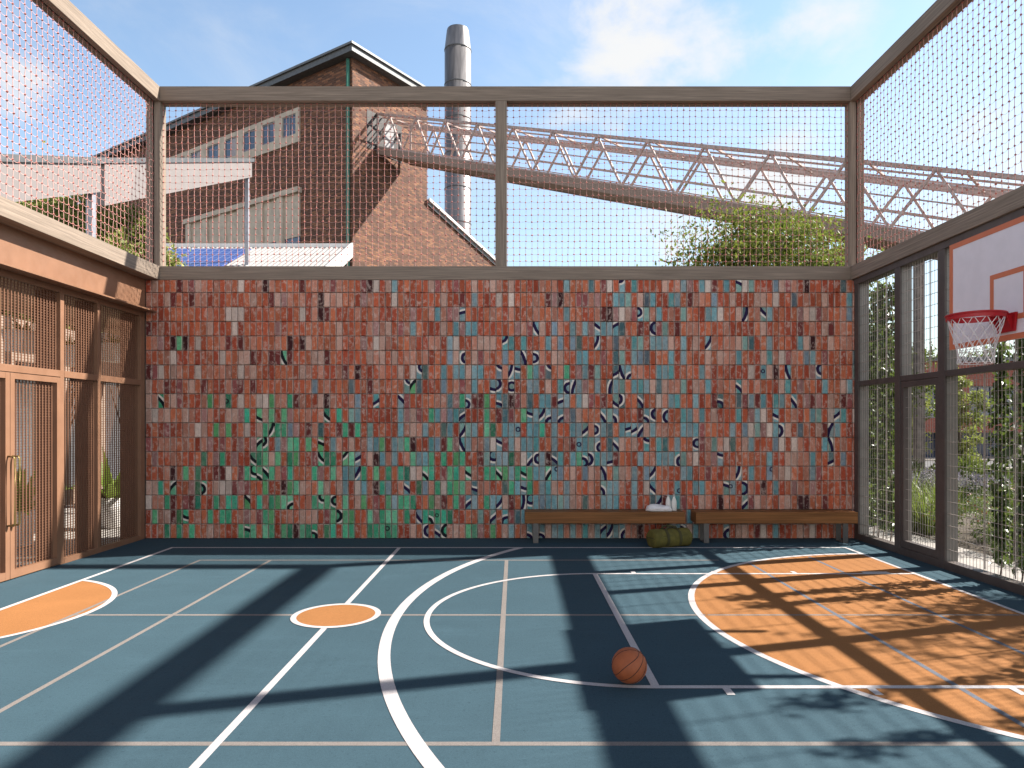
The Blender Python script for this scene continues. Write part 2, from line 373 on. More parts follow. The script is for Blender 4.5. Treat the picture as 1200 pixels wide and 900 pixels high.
# white lines
sheet('court_marking', [(-4.735, 4.57, 9.37, 9.42)], .008, M['white_line'])
sheet('court_marking', [(-4.735, -4.685, -4.9, 9.37), (4.53, 4.575, -4.9, 9.37), (-1.61, -1.56, -4.9, 5.70), (-1.61, -1.56, 6.44, 9.37)], .008, M['white_line'])
ring('court_marking', (-1.585, 6.07), .34, .39, .014, M['white_line'], n=72)
ring('court_marking', (-5.15, 6.2), 1.285, 1.335, .009, M['white_line'], xmin=-4.69)
ring('court_marking', HC, 2.92, 2.98, .009, M['white_line'], 90, 270, xmax=4.54)
ring('court_marking', HC, 5.60, 5.69, .010, M['white_line'], 90, 270, ymax=9.375)
ky = 6.08; kr = 1.67
sheet('court_marking', [(.90, 4.56, ky - kr - .025, ky - kr + .025), (.90, 4.56, ky + kr - .025, ky + kr + .025)], .011, M['white_line'])
sheet('court_marking', [(.885, .94, ky - kr + .025, ky + kr - .025)], .012, M['white_line'])
ring('court_marking', (.90, ky), kr - .025, kr + .025, .012, M['white_line'], 90, 270)
tk = []
for x in (1.36, 2.29, 3.20):
    tk += [(x - .025, x + .025, ky - kr - .13, ky - kr - .025), (x - .025, x + .025, ky + kr + .025, ky + kr + .13)]
tk += [(3.98, 4.28, ky + kr + .025, ky + kr + .11)]
sheet('court_marking', tk, .011, M['white_line'])
# outside right
struct(MB().box((5.30, -6, -.14), (6.22, 14, -.02)).build('garden_path', M['stone']))
struct(MB().box((5.05, -6, -.2), (5.298, 14, -.06)).build('gravel_strip', plain('pale_gravel', (.24, .215, .185), .95, 0, .3, 60, .8, 90)))
lv = -.83
sheet('footpath', [(8, 120, 24.5, 30.5)], lv + .06, M['stone'])
sheet('lawn', [(8, 120, 31, 37.4)], lv + .05, M['lawn'])
struct(MB().box((6, 37.4, lv - .05), (140, 37.7, lv + .13)).build('kerb', M['concrete']))
struct(MB().box((6, 46.6, lv - .05), (140, 47.0, lv + .13)).build('kerb', M['concrete']))
sheet('road', [(6, 140, 37.7, 46.6)], lv + .02, M['asphalt'])
sheet('footpath', [(6, 140, 47.0, 49.9)], lv + .11, M['stone'])

# ------------------------------------------------------------------ mosaic wall
rng = random.Random(7)
wall = thing('mosaic_wall', 'long court wall of red brick tiles with scattered green and blue glazed tiles', 'wall', (-.2, 10.3, 0))
MB().box((-5.60, 10.17, -.1), (5.09, 10.42, 3.845)).build('wall_backing', M['mortar'], wall)
GB = [  # (green, blue) share per 80 px block, six bands of three rows from the top
 [(0,0),(0,0),(0,0),(0,.02),(0,.02),(0,.03),(0,.20),(0,.32),(0,.14),(0,.15)],
 [(.04,0),(.03,0),(0,0),(0,.03),(0,.22),(0,.28),(0,.38),(0,.42),(0,.22),(0,.14)],
 [(.06,0),(.09,0),(.02,.02),(.04,.06),(.08,.36),(.06,.45),(0,.46),(0,.44),(0,.34),(0,.24)],
 [(.09,0),(.24,.01),(.34,.08),(.22,.30),(.26,.42),(.18,.50),(.02,.56),(0,.50),(0,.36),(0,.24)],
 [(.28,0),(.38,.02),(.56,.04),(.38,.22),(.48,.18),(.22,.42),(0,.52),(0,.36),(0,.17),(0,.14)],
 [(.23,0),(.27,0),(.52,0),(.40,.06),(.32,.14),(.08,.56),(0,.52),(0,.32),(0,.10),(0,.10)]]
REDS_ = 0
REDS = [((.50,.115,.055),26),((.42,.082,.042),18),((.56,.165,.082),22),((.56,.24,.165),16),((.60,.37,.29),9),((.68,.56,.48),5),((.17,.038,.034),4.5),((.05,.015,.017),2.2),((.42,.22,.20),4),((.33,.10,.095),4)]
GREENS = [(c_[0]*1.0, c_[1]*1.65, c_[2]*1.35) for c_ in [(.10,.33,.21),(.06,.30,.19),(.16,.34,.20),(.05,.24,.15),(.20,.40,.28),(.13,.28,.13),(.06,.34,.25)]]
BLUES = [(c_[0]*1.25, c_[1]*1.42, c_[2]*1.38) for c_ in [(.21,.31,.34),(.16,.30,.34),(.24,.30,.33),(.13,.27,.31),(.20,.30,.33),(.20,.30,.27),(.10,.28,.29),(.20,.25,.31)]]
pitch_x, pitch_z, gap = .0913, .2148, .008
tv, tf, tcol, tmot, tsty, tuv = [], [], [], [], [], []
nx = int(round((5.08 + 5.48) / pitch_x)); yf = 10.135
for r in range(18):
    for c in range(nx):
        x0 = -5.48 + c * pitch_x + gap / 2; x1 = x0 + pitch_x - gap; z0 = r * pitch_z + .006; z1 = min(z0 + pitch_z - gap, 3.838)
        px = 603 + (x0 + x1) / 2 * 78.8; bx = min(max((px - 171) / 80, 0), 9.99); by = min((17 - r) / 3., 5.99)
        # blend neighbouring blocks
        def smp(k):
            fx = bx - .5; fy = by - .35; ix = int(math.floor(fx)); iy = int(math.floor(fy)); ux = fx - ix; uy = fy - iy; s = 0
            for a, wa in ((0, 1 - ux), (1, ux)):
                for b, wb in ((0, 1 - uy), (1, uy)): s += wa * wb * GB[min(max(iy + b, 0), 5)][min(max(ix + a, 0), 9)][k]
            return s
        g, b = smp(0), smp(1); u = rng.random(); glaze = 0
        mot = (0, 0, 0); 
        if u < g: col = rng.choice(GREENS); glaze = 1
        elif u < g + b: col = rng.choice(BLUES); glaze = 2; 
        else:
            k = rng.random() * sum(w_ for _, w_ in REDS)
            for col, w_ in REDS:
                k -= w_
                if k <= 0: break
        if glaze:
            if rng.random() < .10: col = sc(col, .45)
            if rng.random() < (.23 if glaze == 1 else .34):
                t = rng.random(); th = rng.choice((.6, 1.0, 2.1, 2.6, 3.7, 4.2, 5.2, 5.8)) + rng.uniform(-.3, .3)
                if t < .56: rm_ = rng.uniform(.22, .6); mx, mz = rng.uniform(.02, .06), rng.uniform(.05, .16)      # broad sweep
                elif t < .93: rm_ = rng.uniform(.055, .09); mx, mz = rng.uniform(.025, .06), rng.uniform(.03, .18); th = rng.choice((.8, 2.4, 3.9, 5.5)) + rng.uniform(-.4, .4)
                else: rm_ = rng.uniform(.024, .03); mx, mz = rng.uniform(.0, .08), rng.uniform(.04, .17); th = 0
                mot = (mx - rm_ * math.cos(th) * (t < .93), mz - rm_ * math.sin(th) * (t < .93), rm_)
        kk = rng.uniform(.74, 1.18); col = tuple(min(q * kk, .8) for q in col)
        j = rng.uniform(-.008, .006); tl = [rng.uniform(-.005, .005) for _ in range(4)]; bv = .008
        y = yf + j; o = len(tv); jx = rng.uniform(-.0012, .0012); x0 += jx; x1 += jx
        tv += [(x0, y + .03, z0), (x1, y + .03, z0), (x1, y + .03, z1), (x0, y + .03, z1),
               (x0, y + bv, z0), (x1, y + bv, z0), (x1, y + bv, z1), (x0, y + bv, z1),
               (x0 + bv, y + tl[0], z0 + bv), (x1 - bv, y + tl[1], z0 + bv), (x1 - bv, y + tl[2], z1 - bv), (x0 + bv, y + tl[3], z1 - bv)]
        fs = [(8, 9, 10, 11), (4, 5, 9, 8), (5, 6, 10, 9), (6, 7, 11, 10), (7, 4, 8, 11), (0, 1, 5, 4), (1, 2, 6, 5), (2, 3, 7, 6), (3, 0, 4, 7)]
        for f_ in fs:
            tf.append(tuple(i + o for i in f_)); tcol.append((*col, 1)); tmot.append(mot); tsty.append(glaze + rng.random() * .0)
            for i in f_: p = tv[i + o]; tuv.append((p[0] - x0, p[2] - z0))
m = MT('mosaic_tile')
ac = m.n('ShaderNodeAttribute'); ac.attribute_name = 'tile_colour'; am = m.n('ShaderNodeAttribute'); am.attribute_name = 'motif'; ag = m.n('ShaderNodeAttribute'); ag.attribute_name = 'glaze'
uvn = m.n('ShaderNodeUVMap'); uvn.uv_map = 'tile_uv'; ov = m.coord('Object')
sx = m.n('ShaderNodeSeparateXYZ'); m.l(uvn.outputs[0], sx.inputs[0]); sm = m.n('ShaderNodeSeparateXYZ'); m.l(am.outputs['Vector'], sm.inputs[0])
dx = m.math('SUBTRACT', sx.outputs[0], sm.outputs[0]); dz = m.math('SUBTRACT', sx.outputs[1], sm.outputs[1])
d = m.math('SQRT', m.math('ADD', m.math('MULTIPLY', dx, dx), m.math('MULTIPLY', dz, dz))); wob = m.math('MULTIPLY', m.math('SUBTRACT', m.noise(ov, 25, 2), .5), .012)
e = m.math('ADD', m.math('SUBTRACT', d, sm.outputs[2]), wob); has = m.math('GREATER_THAN', sm.outputs[2], .001)
wid = m.math('MINIMUM', m.math('MULTIPLY', sm.outputs[2], .34), .022)
dark = m.math('MULTIPLY', m.math('LESS_THAN', m.math('ABSOLUTE', e), wid), has)
wht = m.math('MULTIPLY', m.math('MULTIPLY', m.math('GREATER_THAN', e, wid), m.math('LESS_THAN', e, m.math('MULTIPLY', wid, 2.3))), m.math('MULTIPLY', m.math('GREATER_THAN', sm.outputs[2], .04), has))
isg = m.math('GREATER_THAN', ag.outputs['Fac'], .5); isb = m.math('GREATER_THAN', ag.outputs['Fac'], 1.5)
f1 = m.noise(ov, 38, 6, .65); f2 = m.noise(ov, 130, 4, .6); f3 = m.noise(ov, 9, 4, .6)
colr = ac.outputs['Color']
col = m.mix(m.ramp(f1, .35, .68, 0, .5), colr, m.mix(.5, colr, (.10, .03, .025)))                     # worn darker patches
col = m.mix(m.math('MULTIPLY', isg, m.ramp(m.noise(ov, 28, 5, .7), .42, .62, 0, .55)), col, m.mix(.55, colr, (.03, .05, .05)))
col = m.mix(m.math('MULTIPLY', isg, m.ramp(m.noise(ov, 19, 5, .7), .52, .66, 0, .4)), col, m.mix(.5, colr, (.55, .68, .6)))
white = m.mix(.62, colr, (.64, .50, .43))
col = m.mix(m.math('MULTIPLY', m.ramp(m.noise(m.coord('Object', (1, 1, .8)), 17, 9, .74), .515, .60, 0, .9), m.math('SUBTRACT', 1, m.math('MULTIPLY', isg, .72))), col, white)   # lime bloom
ex = m.math('MINIMUM', m.math('MINIMUM', sx.outputs[0], m.math('SUBTRACT', .0833, sx.outputs[0])), m.math('MINIMUM', sx.outputs[1], m.math('SUBTRACT', .2068, sx.outputs[1])))
exx = m.math('MINIMUM', sx.outputs[0], m.math('SUBTRACT', .0848, sx.outputs[0]))
edge = m.math('MAXIMUM', m.math('MULTIPLY', m.ramp(ex, .002, .012, 1, 0), m.ramp(m.noise(ov, 14, 5, .7), .44, .58, .0, .7)), m.math('MULTIPLY', m.ramp(exx, .002, .011, 1, 0), m.ramp(m.noise(ov, 9, 5, .7), .38, .54, .15, .9)))
col = m.mix(edge, col, (.66, .52, .45))
col = m.mix(m.ramp(f2, .56, .68, 0, .75), col, m.mix(.5, colr, (.03, .02, .02)))
dc = m.mix(isb, (.009, .012, .017), (.018, .009, .05)); col = m.mix(dark, col, dc); col = m.mix(wht, col, (.74, .68, .60))
m.base(col); rg = m.math('SUBTRACT', m.ramp(f1, .3, .7, .8, .95), m.math('MULTIPLY', isg, .35)); m.set(rg, 0, .12)
m.bump(m.math('ADD', m.math('MULTIPLY', f1, 1.), m.math('MULTIPLY', f2, .5)), .8, .012)
M['tile'] = m.m
tiles = mesh_obj('tile_cladding', tv, tf, M['tile'], wall)
me = tiles.data
a = me.attributes.new('tile_colour', 'FLOAT_COLOR', 'FACE'); a.data.foreach_set('color', np.array(tcol, dtype=np.float32).ravel())
a = me.attributes.new('motif', 'FLOAT_VECTOR', 'FACE'); a.data.foreach_set('vector', np.array(tmot, dtype=np.float32).ravel())
a = me.attributes.new('glaze', 'FLOAT', 'FACE'); a.data.foreach_set('value', np.array(tsty, dtype=np.float32))
u = me.uv_layers.new(name='tile_uv'); u.data.foreach_set('uv', np.array(tuv, dtype=np.float32).ravel())

# ------------------------------------------------------------------ timber frame
fr = thing('timber_frame', 'weathered grey timber beams and posts framing the court and carrying the nets', 'timber frame', (0, 10.25, 3.85))
def beam(a, b, axis, name='beam'): return MB().box(a, b).build(name, M['wood_' + 'xyz'[axis]], fr, bevel=.006)
ZL, ZM, ZT0, ZT1 = 3.846, 4.05, 6.51, 6.725
beam((-5.28, 10.15, ZL), (5.0, 10.36, ZM), 0)                                            # over the mosaic wall
beam((-5.60, -3, ZL), (-5.28, 10.36, ZM), 1); beam((5.0, -3, ZL), (5.21, 10.36, ZM), 1)   # side beams, low
for y0, y1 in ((10.15, 10.24), (10.26, 10.36)): beam((-5.28, y0, ZT0), (5.0, y1, ZT1), 0)
for x0, x1 in ((-5.37, -5.28), (-5.49, -5.40), (5.0, 5.09), (5.12, 5.21)): beam((x0, -3, ZT0), (x1, 10.36, ZT1), 1)
for y0, y1 in ((10.15, 10.24), (10.26, 10.36)):
    beam((-.285, y0 + .003, ZM), (-.115, y1, ZT0), 2, 'post')
for x0, x1 in ((-5.37, -5.283), (-5.49, -5.40), (5.003, 5.09), (5.12, 5.21)):
    beam((x0, 10.17, ZM), (x1, 10.35, ZT0), 2, 'post')
    for y in (6.02, 1.8, -2.6): beam((x0 + .003, y, ZM), (x1 - .003, y + .17, ZT0), 2, 'post')

# ------------------------------------------------------------------ nets
def net(label, O, U, L, H, nrm, seed):
    """knotted net: O lower corner, U unit horizontal, L length, H height"""
    rg = random.Random(seed); O = Vector(O); U = Vector(U); N = Vector(nrm); p = .0905; q = .095
    nc = int(L / p); nr = int(H / q); p = L / nc; q = H / nr
    o = thing('safety_net', label, 'net', O + U * (L / 2))
    a = MB()
    pos = {}
    for i in range(nc + 1):
        for j in range(nr + 1):
            pos[i, j] = O + U * (i * p + rg.uniform(-.005, .005)) + Vector((0, 0, j * q + rg.uniform(-.006, .006))) + N * rg.uniform(-.006, .006)
    for i in range(nc + 1): a.tube([pos[i, j] for j in range(nr + 1)], .0031, 4, False)
    for j in range(nr + 1):
        pts = []
        for i in range(nc + 1):
            pts.append(pos[i, j])
            if i < nc: pts.append((pos[i, j] + pos[i + 1, j]) / 2 + Vector((0, 0, -.011 + rg.uniform(-.004, .004))))
        a.tube(pts, .0020, 3, False)
    a.build('cord_mesh', M['cord'], o)
    k = MB()
    for c in pos.values(): k.octa(c, rg.uniform(.012, .018), rg.uniform(.011, .018))
    k.build('cord_knots', M['knot'], o)
net('pink knotted net stretched in front of the dark brick factory', (-5.27, 10.25, ZM), (1, 0, 0), 4.975, ZT0 - ZM, (0, 1, 0), 1)
net('pink knotted net right of the middle post, before the conveyor', (-.105, 10.25, ZM), (1, 0, 0), 5.1, ZT0 - ZM, (0, 1, 0), 2)
net('pink knotted side net above the copper screened pavilion', (-5.385, 4.5, ZM), (0, 1, 0), 5.84, ZT0 - ZM, (1, 0, 0), 3)
net('pink knotted side net above the basketball hoop', (5.105, 4.5, ZM), (0, 1, 0), 5.84, ZT0 - ZM, (1, 0, 0), 4)

# ------------------------------------------------------------------ steel fence at the right
fe = thing('steel_fence', 'dark bronze steel screen wall with wire mesh panels and a gate frame', 'fence', (5.1, 6, 0))
posts = [(10.01, 10.13), (8.93, 9.06), (8.0, 8.13), (6.02, 6.16), (4.0, 4.13), (2.0, 2.13), (0, .13), (-2, -1.87)]
M['web_lit'] = plain('lit_steel_web', (.23, .22, .205), .6, 0, .1, 5, spec=.15)  # lit side faces of the posts painted as a paler steel
for y0, y1 in posts:
    pt_ = MB().box((5.04, y0, .0), (5.068, y1, 3.76)).build('post', M['bronze'], fe, bevel=.004)
    MB().box((5.069, y0 + .004, .0), (5.20, y1 - .004, 3.76)).build('web_plate_lit', M['web_lit'], pt_)
MB().box((5.035, -3, 3.76), (5.20, 10.14, 3.844)).build('head_beam', M['bronze'], fe, bevel=.003)
MB().box((5.042, -3, -.02), (5.17, 10.14, .095)).build('base_beam', M['bronze'], fe, bevel=.004)
for i in range(len(posts) - 1):
    ya, yb = posts[i + 1][1], posts[i][0]
    MB().box((5.045, ya, 2.26), (5.16, yb, 2.33)).build('transom', M['bronze'], fe, bevel=.003)
    for z0, z1, g in ((.095, 2.26, 0), (2.33, 3.76, 1)):
        if i == 1 and g == 0: continue
        mb = MB(); n = max(int((yb - ya) / .055), 1)
        for k in range(1, n): y = ya + (yb - ya) * k / n; mb.tube([(5.075, y, z0), (5.075, y, z1)], .0024, 4, False)
        n = int((z1 - z0) / .14)
        for k in range(1, n + 1): z = z0 + (z1 - z0) * k / (n + .5); mb.tube([(5.069, ya, z), (5.069, yb, z)], .0021, 4, False); mb.tube([(5.081, ya, z), (5.081, yb, z)], .0021, 4, False)
        mb.build('wire_panel', M['wire'], fe)
        mb = MB()
        for k in range(1, 4): y = ya + (yb - ya) * k / 4; mb.box((5.19, y - .005, z0), (5.20, y + .005, z1))
        mb.build('stay_rod', M['wire'], fe)
gt = MB()
ya, yb = 8.135, 8.925
for a_, b_ in (((5.05, ya, .10), (5.12, ya + .06, 2.255)), ((5.05, yb - .06, .10), (5.12, yb, 2.255)), ((5.05, ya + .06, 2.18), (5.12, yb - .06, 2.255)), ((5.05, ya + .06, .10), (5.12, yb - .06, .19))): gt.box(a_, b_)
gate = gt.build('gate', M['bronze'], fe)
mb = MB()
for k in range(1, 13): y = ya + .06 + (yb - ya - .12) * k / 13; mb.tube([(5.085, y, .19), (5.085, y, 2.18)], .0024, 4, False)
for k in range(1, 15): z = .19 + 1.99 * k / 15; mb.tube([(5.079, ya + .06, z), (5.079, yb - .06, z)], .0021, 4, False)
mb.build('wire_panel', M['wire'], gate)

# ------------------------------------------------------------------ basketball hoop
XB = 4.30
hp = thing('basketball_hoop', 'basketball hoop with white orange-edged backboard, red rim and white net', 'basketball hoop', (XB, 5.945, 2.43))
by0, by1, bz0, bz1 = 5.145, 6.745, 2.43, 3.462
MB().box((XB, by0, bz0), (XB + .03, by1, bz1)).build('backboard', M['board'], hp, bevel=.003)
def frame_x(x, y0, y1, z0, z1, w_, t, mat, name):
    mb = MB(); mb.box((x - t, y0, z0), (x, y1, z0 + w_)); mb.box((x - t, y0, z1 - w_), (x, y1, z1)); mb.box((x - t, y0, z0 + w_), (x, y0 + w_, z1 - w_)); mb.box((x - t, y1 - w_, z0 + w_), (x, y1, z1 - w_))
    return mb.build(name, mat, hp)
frame_x(XB - .001, by0, by1, bz0, bz1, .05, .003, M['board_orange'], 'border_stripe')
frame_x(XB - .001, 5.72, 6.17, 2.60, 3.04, .045, .003, M['board_orange'], 'target_square')
rc = Vector((4.017, 5.945, 2.65)); rr = .222
br = MB(); br.prism([(XB - .005, 5.825, 2.66), (XB - .005, 6.065, 2.66), (XB - .005, 6.045, 2.50), (XB - .005, 5.845, 2.50)], (-.022, 0, 0))
br.prism([(XB - .027, 5.86, 2.655), (XB - .027, 6.03, 2.655), (rc.x + rr * .82, rc.y + .1, 2.655), (rc.x + rr * .82, rc.y - .1, 2.655)], (0, 0, -.012))
br.prism([(XB - .027, 5.86, 2.64), (XB - .027, 5.86, 2.51), (rc.x + rr * .86, rc.y - .09, 2.64)], (0, .012, 0)); br.prism([(XB - .027, 6.02, 2.64), (XB - .027, 6.02, 2.51), (rc.x + rr * .86, rc.y + .08, 2.64)], (0, .012, 0))
br.build('bracket', M['red'], hp)
rm = MB(); rm.tube([rc + Vector((math.cos(q) * rr, math.sin(q) * rr, 0)) for q in np.linspace(0, 2 * math.pi, 49)[:-1]], .0105, 10, closed=True)
n = 48; vs = []; fs = []
for k in range(n):
    q = 2 * math.pi * k / n
    for r_, z_ in ((rr - .004, -.006), (rr - .004, -.04), (rr + .002, -.04), (rr + .002, -.006)): vs.append(rc + Vector((math.cos(q) * r_, math.sin(q) * r_, z_)))
for k in range(n):
    j = (k + 1) % n
    for e_ in range(4): fs.append((k * 4 + e_, j * 4 + e_, j * 4 + (e_ + 1) % 4, k * 4 + (e_ + 1) % 4))
rm.add(vs, fs); rm.build('rim', M['red'], hp, smooth=False, recalc=True)
nm = MB(); ns = 14; lev = [(.212, -.03), (.195, -.10), (.175, -.17), (.155, -.24), (.14, -.31), (.135, -.37), (.14, -.42)]
for s_ in (1, -1):
    for k in range(ns):
        pts = [rc + Vector((math.cos(q) * r_, math.sin(q) * r_, z_)) for i, (r_, z_) in enumerate(lev) for q in [2 * math.pi * (k + s_ * i * .5) / ns]]
        nm.tube(pts, .0032, 4, False)
for i in (4, 6): nm.tube([rc + Vector((math.cos(q) * lev[i][0], math.sin(q) * lev[i][0], lev[i][1])) for q in np.linspace(0, 2 * math.pi, 29)[:-1]], .0032, 4, closed=True)
nm.build('net', M['net_white'], hp)
for y in (5.45, 6.45):
    for z in (3.25, 2.66): MB().box((XB + .03, y - .03, z - .03), (5.04, y + .03, z + .03)).build('support_arm', M['bronze'], hp)

# ------------------------------------------------------------------ benches and things on them
def bench(x0, x1, label):
    y0, y1 = 9.72, 10.03
    t = thing('bench', label, 'bench', ((x0 + x1) / 2, (y0 + y1) / 2, 0), 'timber benches along the mosaic wall')
    MB().box((x0, y0, .285), (x1, y1, .445)).build('seat', M['bench_wood'], t, bevel=.005)
    for x in (x0 + .12, x1 - .2):
        for y in (y0 + .03, y1 - .07): MB().box((x, y, .0), (x + .075, y + .012, .286)).build('leg', M['leg_metal'], t)
        MB().box((x, y0 + .042, .004), (x + .075, y1 - .07, .014)).build('foot_rail', M['leg_metal'], t)
bench(.146, 2.43, 'left wooden bench, the one with the towel and bottles on it')
bench(2.585, 4.89, 'right wooden bench with a bare seat, ending at the steel fence')
# rolled towel
tw = MB(); prof = []
nA, nB = 22, 20
for i in range(nA + 1):
    u_ = i / nA; x = 1.90 + u_ * .37
    for k in range(nB):
        q = 2 * math.pi * k / nB; e_ = (1 - (2 * u_ - 1) ** 6) ** .5 if 0 < u_ < 1 else .0
        ry = .10 * max(e_, .35); rz = .047 * max(e_, .3) * (1 + .08 * math.sin(9 * u_ + 3 * q)) * (1.15 - .3 * u_)
        tw.v.append((x, 9.86 + ry * math.cos(q) * (1 + .04 * math.sin(20 * u_)), .445 + rz + rz * math.sin(q) - .002))
for i in range(nA):
    for k in range(nB): tw.f.append((i * nB + k, (i + 1) * nB + k, (i + 1) * nB + (k + 1) % nB, i * nB + (k + 1) % nB)); tw.mi.append(0)
tw.f += [tuple(range(nB)), tuple(nA * nB + k for k in range(nB))[::-1]]; tw.mi += [0, 0]
tw.add([(1.93, 9.775, .452), (2.25, 9.77, .450), (2.24, 9.762, .497), (1.95, 9.766, .505), (1.93, 9.80, .452), (2.25, 9.80, .450), (2.24, 9.80, .50), (1.95, 9.80, .508)], [(0, 1, 2, 3), (3, 2, 6, 7), (0, 3, 7, 4), (1, 5, 6, 2), (4, 7, 6, 5), (0, 4, 5, 1)])
t = tw.build('towel', M['towel'], smooth=True, recalc=True, origin=(2.08, 9.86, .445)); tag(t, 'white rolled towel lying on the left bench', 'towel')
for i, (x, y, lb) in enumerate(((2.235, 9.93, 'white bottle on the left bench, just behind the towel end'), (2.315, 9.91, 'white bottle on the left bench, nearer the gap between benches'))):
    t = thing('bottle', lb, 'bottle', (x, y, .445), 'white bottles on the bench')
    MB().lathe((x, y, .445), [(.034, 0), (.037, .006), (.037, .12), (.034, .145), (.018, .185), (.015, .20), (.015, .205)], 20).build('bottle_body', M['bottle'], t, smooth=True)
    MB().lathe((x, y, .65), [(.017, 0), (.017, .022), (.014, .026)], 16).build('cap', M['cap'], t, smooth=True)
# duffel bag
bagc = Vector((2.155, 9.50, .0)); bag = thing('duffel_bag', 'olive green canvas duffel bag on the floor before the bench gap', 'bag', bagc)
bd = MB(); L_, Rr = .30, .135; nB = 28; yaw = R(20); ca, sa = math.cos(yaw), math.sin(yaw)
def bagp(x, y, z): return bagc + Vector((x * ca - y * sa, x * sa + y * ca, z))
sec = [(-1, .55), (-.985, .86), (-.94, .96), (-.8, 1.0), (-.45, .985), (-.33, .985), (-.2, .99), (0, 1.0), (.2, .985), (.33, .985), (.45, .99), (.8, 1.0), (.94, .95), (.985, .85), (1, .55)]
for x, k_ in sec:
    for i in range(nB):
        q = 2 * math.pi * i / nB; r_ = Rr * k_ * (1 + .02 * math.sin(5 * q + 6 * x)); z = max(r_ * math.sin(q) * .97, -Rr * .88)
        bd.v.append(tuple(bagp(x * L_, r_ * math.cos(q) * 1.06, Rr * .88 + z)))
for s_ in range(len(sec) - 1):
    for i in range(nB): bd.f.append((s_ * nB + i, (s_ + 1) * nB + i, (s_ + 1) * nB + (i + 1) % nB, s_ * nB + (i + 1) % nB)); bd.mi.append(0)
bd.f += [tuple(range(nB)), tuple((len(sec) - 1) * nB + i for i in range(nB))[::-1]]; bd.mi += [0, 0]
bd.build('bag_body', M['canvas'], bag, smooth=True, recalc=True)
for x in (-.33, .33):
    sm_ = MB(); vs = []; fs = []
    for i in range(25):
        q = R(-40 + 260 * i / 24); r_ = Rr * 1.0
        for dx_, dr in ((-.02, -.004), (-.02, .004), (.02, .004), (.02, -.004)): vs.append(bagp(x * L_ + dx_, (r_ + dr) * math.cos(q) * 1.06, Rr * .88 + max((r_ + dr) * math.sin(q) * .97, -Rr * .87)))
    for i in range(24):
        for e_ in range(4): fs.append((i * 4 + e_, i * 4 + (e_ + 1) % 4, i * 4 + 4 + (e_ + 1) % 4, i * 4 + 4 + e_))
    sm_.add(vs, fs); sm_.build('strap', M['strap'], bag, recalc=True)
hd = MB()
for s_ in (-1, 1): hd.tube([bagp(-.33 * L_, s_ * .07, Rr * 1.72), bagp(-.22 * L_, s_ * .05, .275), bagp(0, s_ * .02, .29), bagp(.22 * L_, s_ * .05, .275), bagp(.33 * L_, s_ * .07, Rr * 1.72)], .011, 6)
hd.build('handle', M['strap'], bag)
zp = MB(); zp.tube([bagp(-L_ * 1.01, -.10, .13), bagp(-L_ * 1.012, 0, .135), bagp(-L_ * 1.01, .10, .13)], .006, 5); zp.tube([bagp(-L_ * .8, -.125, .17), bagp(0, -.128, .165), bagp(L_ * .8, -.125, .17)], .005, 5)
zp.build('zip', M['strap'], bag)
# ball
bc = Vector((.748, 4.45, .128)); br_ = .114
ball = thing('basketball', 'orange basketball with black seams resting on the free throw line', 'ball', bc)
s = MB(); nA, nB = 32, 48
pts = []
for i in range(1, nA):
    for k in range(nB): a_, q = math.pi * i / nA, 2 * math.pi * k / nB; s.v.append(tuple(bc + Vector((math.sin(a_) * math.cos(q), math.sin(a_) * math.sin(q), math.cos(a_))) * br_))
for i in range(nA - 2):
    for k in range(nB): s.f.append((i * nB + k, (i + 1) * nB + k, (i + 1) * nB + (k + 1) % nB, i * nB + (k + 1) % nB)); s.mi.append(0)
s.f += [tuple(range(nB)), tuple((nA - 2) * nB + k for k in range(nB))[::-1]]; s.mi += [0, 0]
s.build('ball_skin', M['ball'], ball, smooth=True, recalc=True)
rot = Matrix.Rotation(R(-12), 3, 'Z') @ Matrix.Rotation(R(-42), 3, 'Y') @ Matrix.Rotation(R(20), 3, 'X')
se = MB(); qs = np.linspace(0, 2 * math.pi, 97)[:-1]; rb = br_ * .9985
se.tube([bc + rot @ Vector((math.cos(q), math.sin(q), 0)) * rb for q in qs], .0022, 5, closed=True)
se.tube([bc + rot @ Vector((0, math.sin(q), math.cos(q))) * rb for q in qs], .0022, 5, closed=True) if False else None
se.tube([bc + rot @ Vector((math.cos(q), 0, math.sin(q))) * rb for q in qs], .0022, 5, closed=True)
for s_ in (1, -1):
    se.tube([bc + rot @ (Vector((math.cos(q) * .93, math.sin(q), s_ * (.50 + .22 * math.cos(2 * q) * -1))).normalized()) * rb for q in qs], .0022, 5, closed=True)
se.build('seam', M['black'], ball)

# ------------------------------------------------------------------ copper pavilion at the left
pv = thing('copper_pavilion', 'copper coloured pavilion with ribbed perforated screens and double doors', 'building', (-5.5, 8, 0))
XF = -5.48
MB().box((XF - .12, -3, 3.375), (XF, 10.13, 3.845)).build('fascia', M['copper'], pv)
MB().box((XF + .001, -3, 3.36), (XF + .17, 10.13, 3.378)).build('drip_ledge', M['copper'], pv)
MB().box((-7.3, -3, 3.70), (-5.605, 15, 3.82)).build('roof', M['roof_grey'], pv)
MB().box((-7.3, -3, 3.33), (-5.605, 15, 3.45)).build('ceiling', M['ceil'], pv)
mul = [(10.02, 10.132), (8.99, 9.05), (8.25, 8.32), (6.52, 6.59), (5.5, 5.56), (4.5, 4.56), (2.5, 2.56), (0, .06), (-2, -1.94)]
for y0, y1 in mul:
    MB().box((XF - .085, y0, 0), (XF - .008, y1, 3.375)).build('mullion', M['copper'], pv, bevel=.003)
    MB().box((-5.80, y0 + .012, 0), (XF - .087, y1 - .012, 3.375)).build('fin', M['copper_dark'], pv)
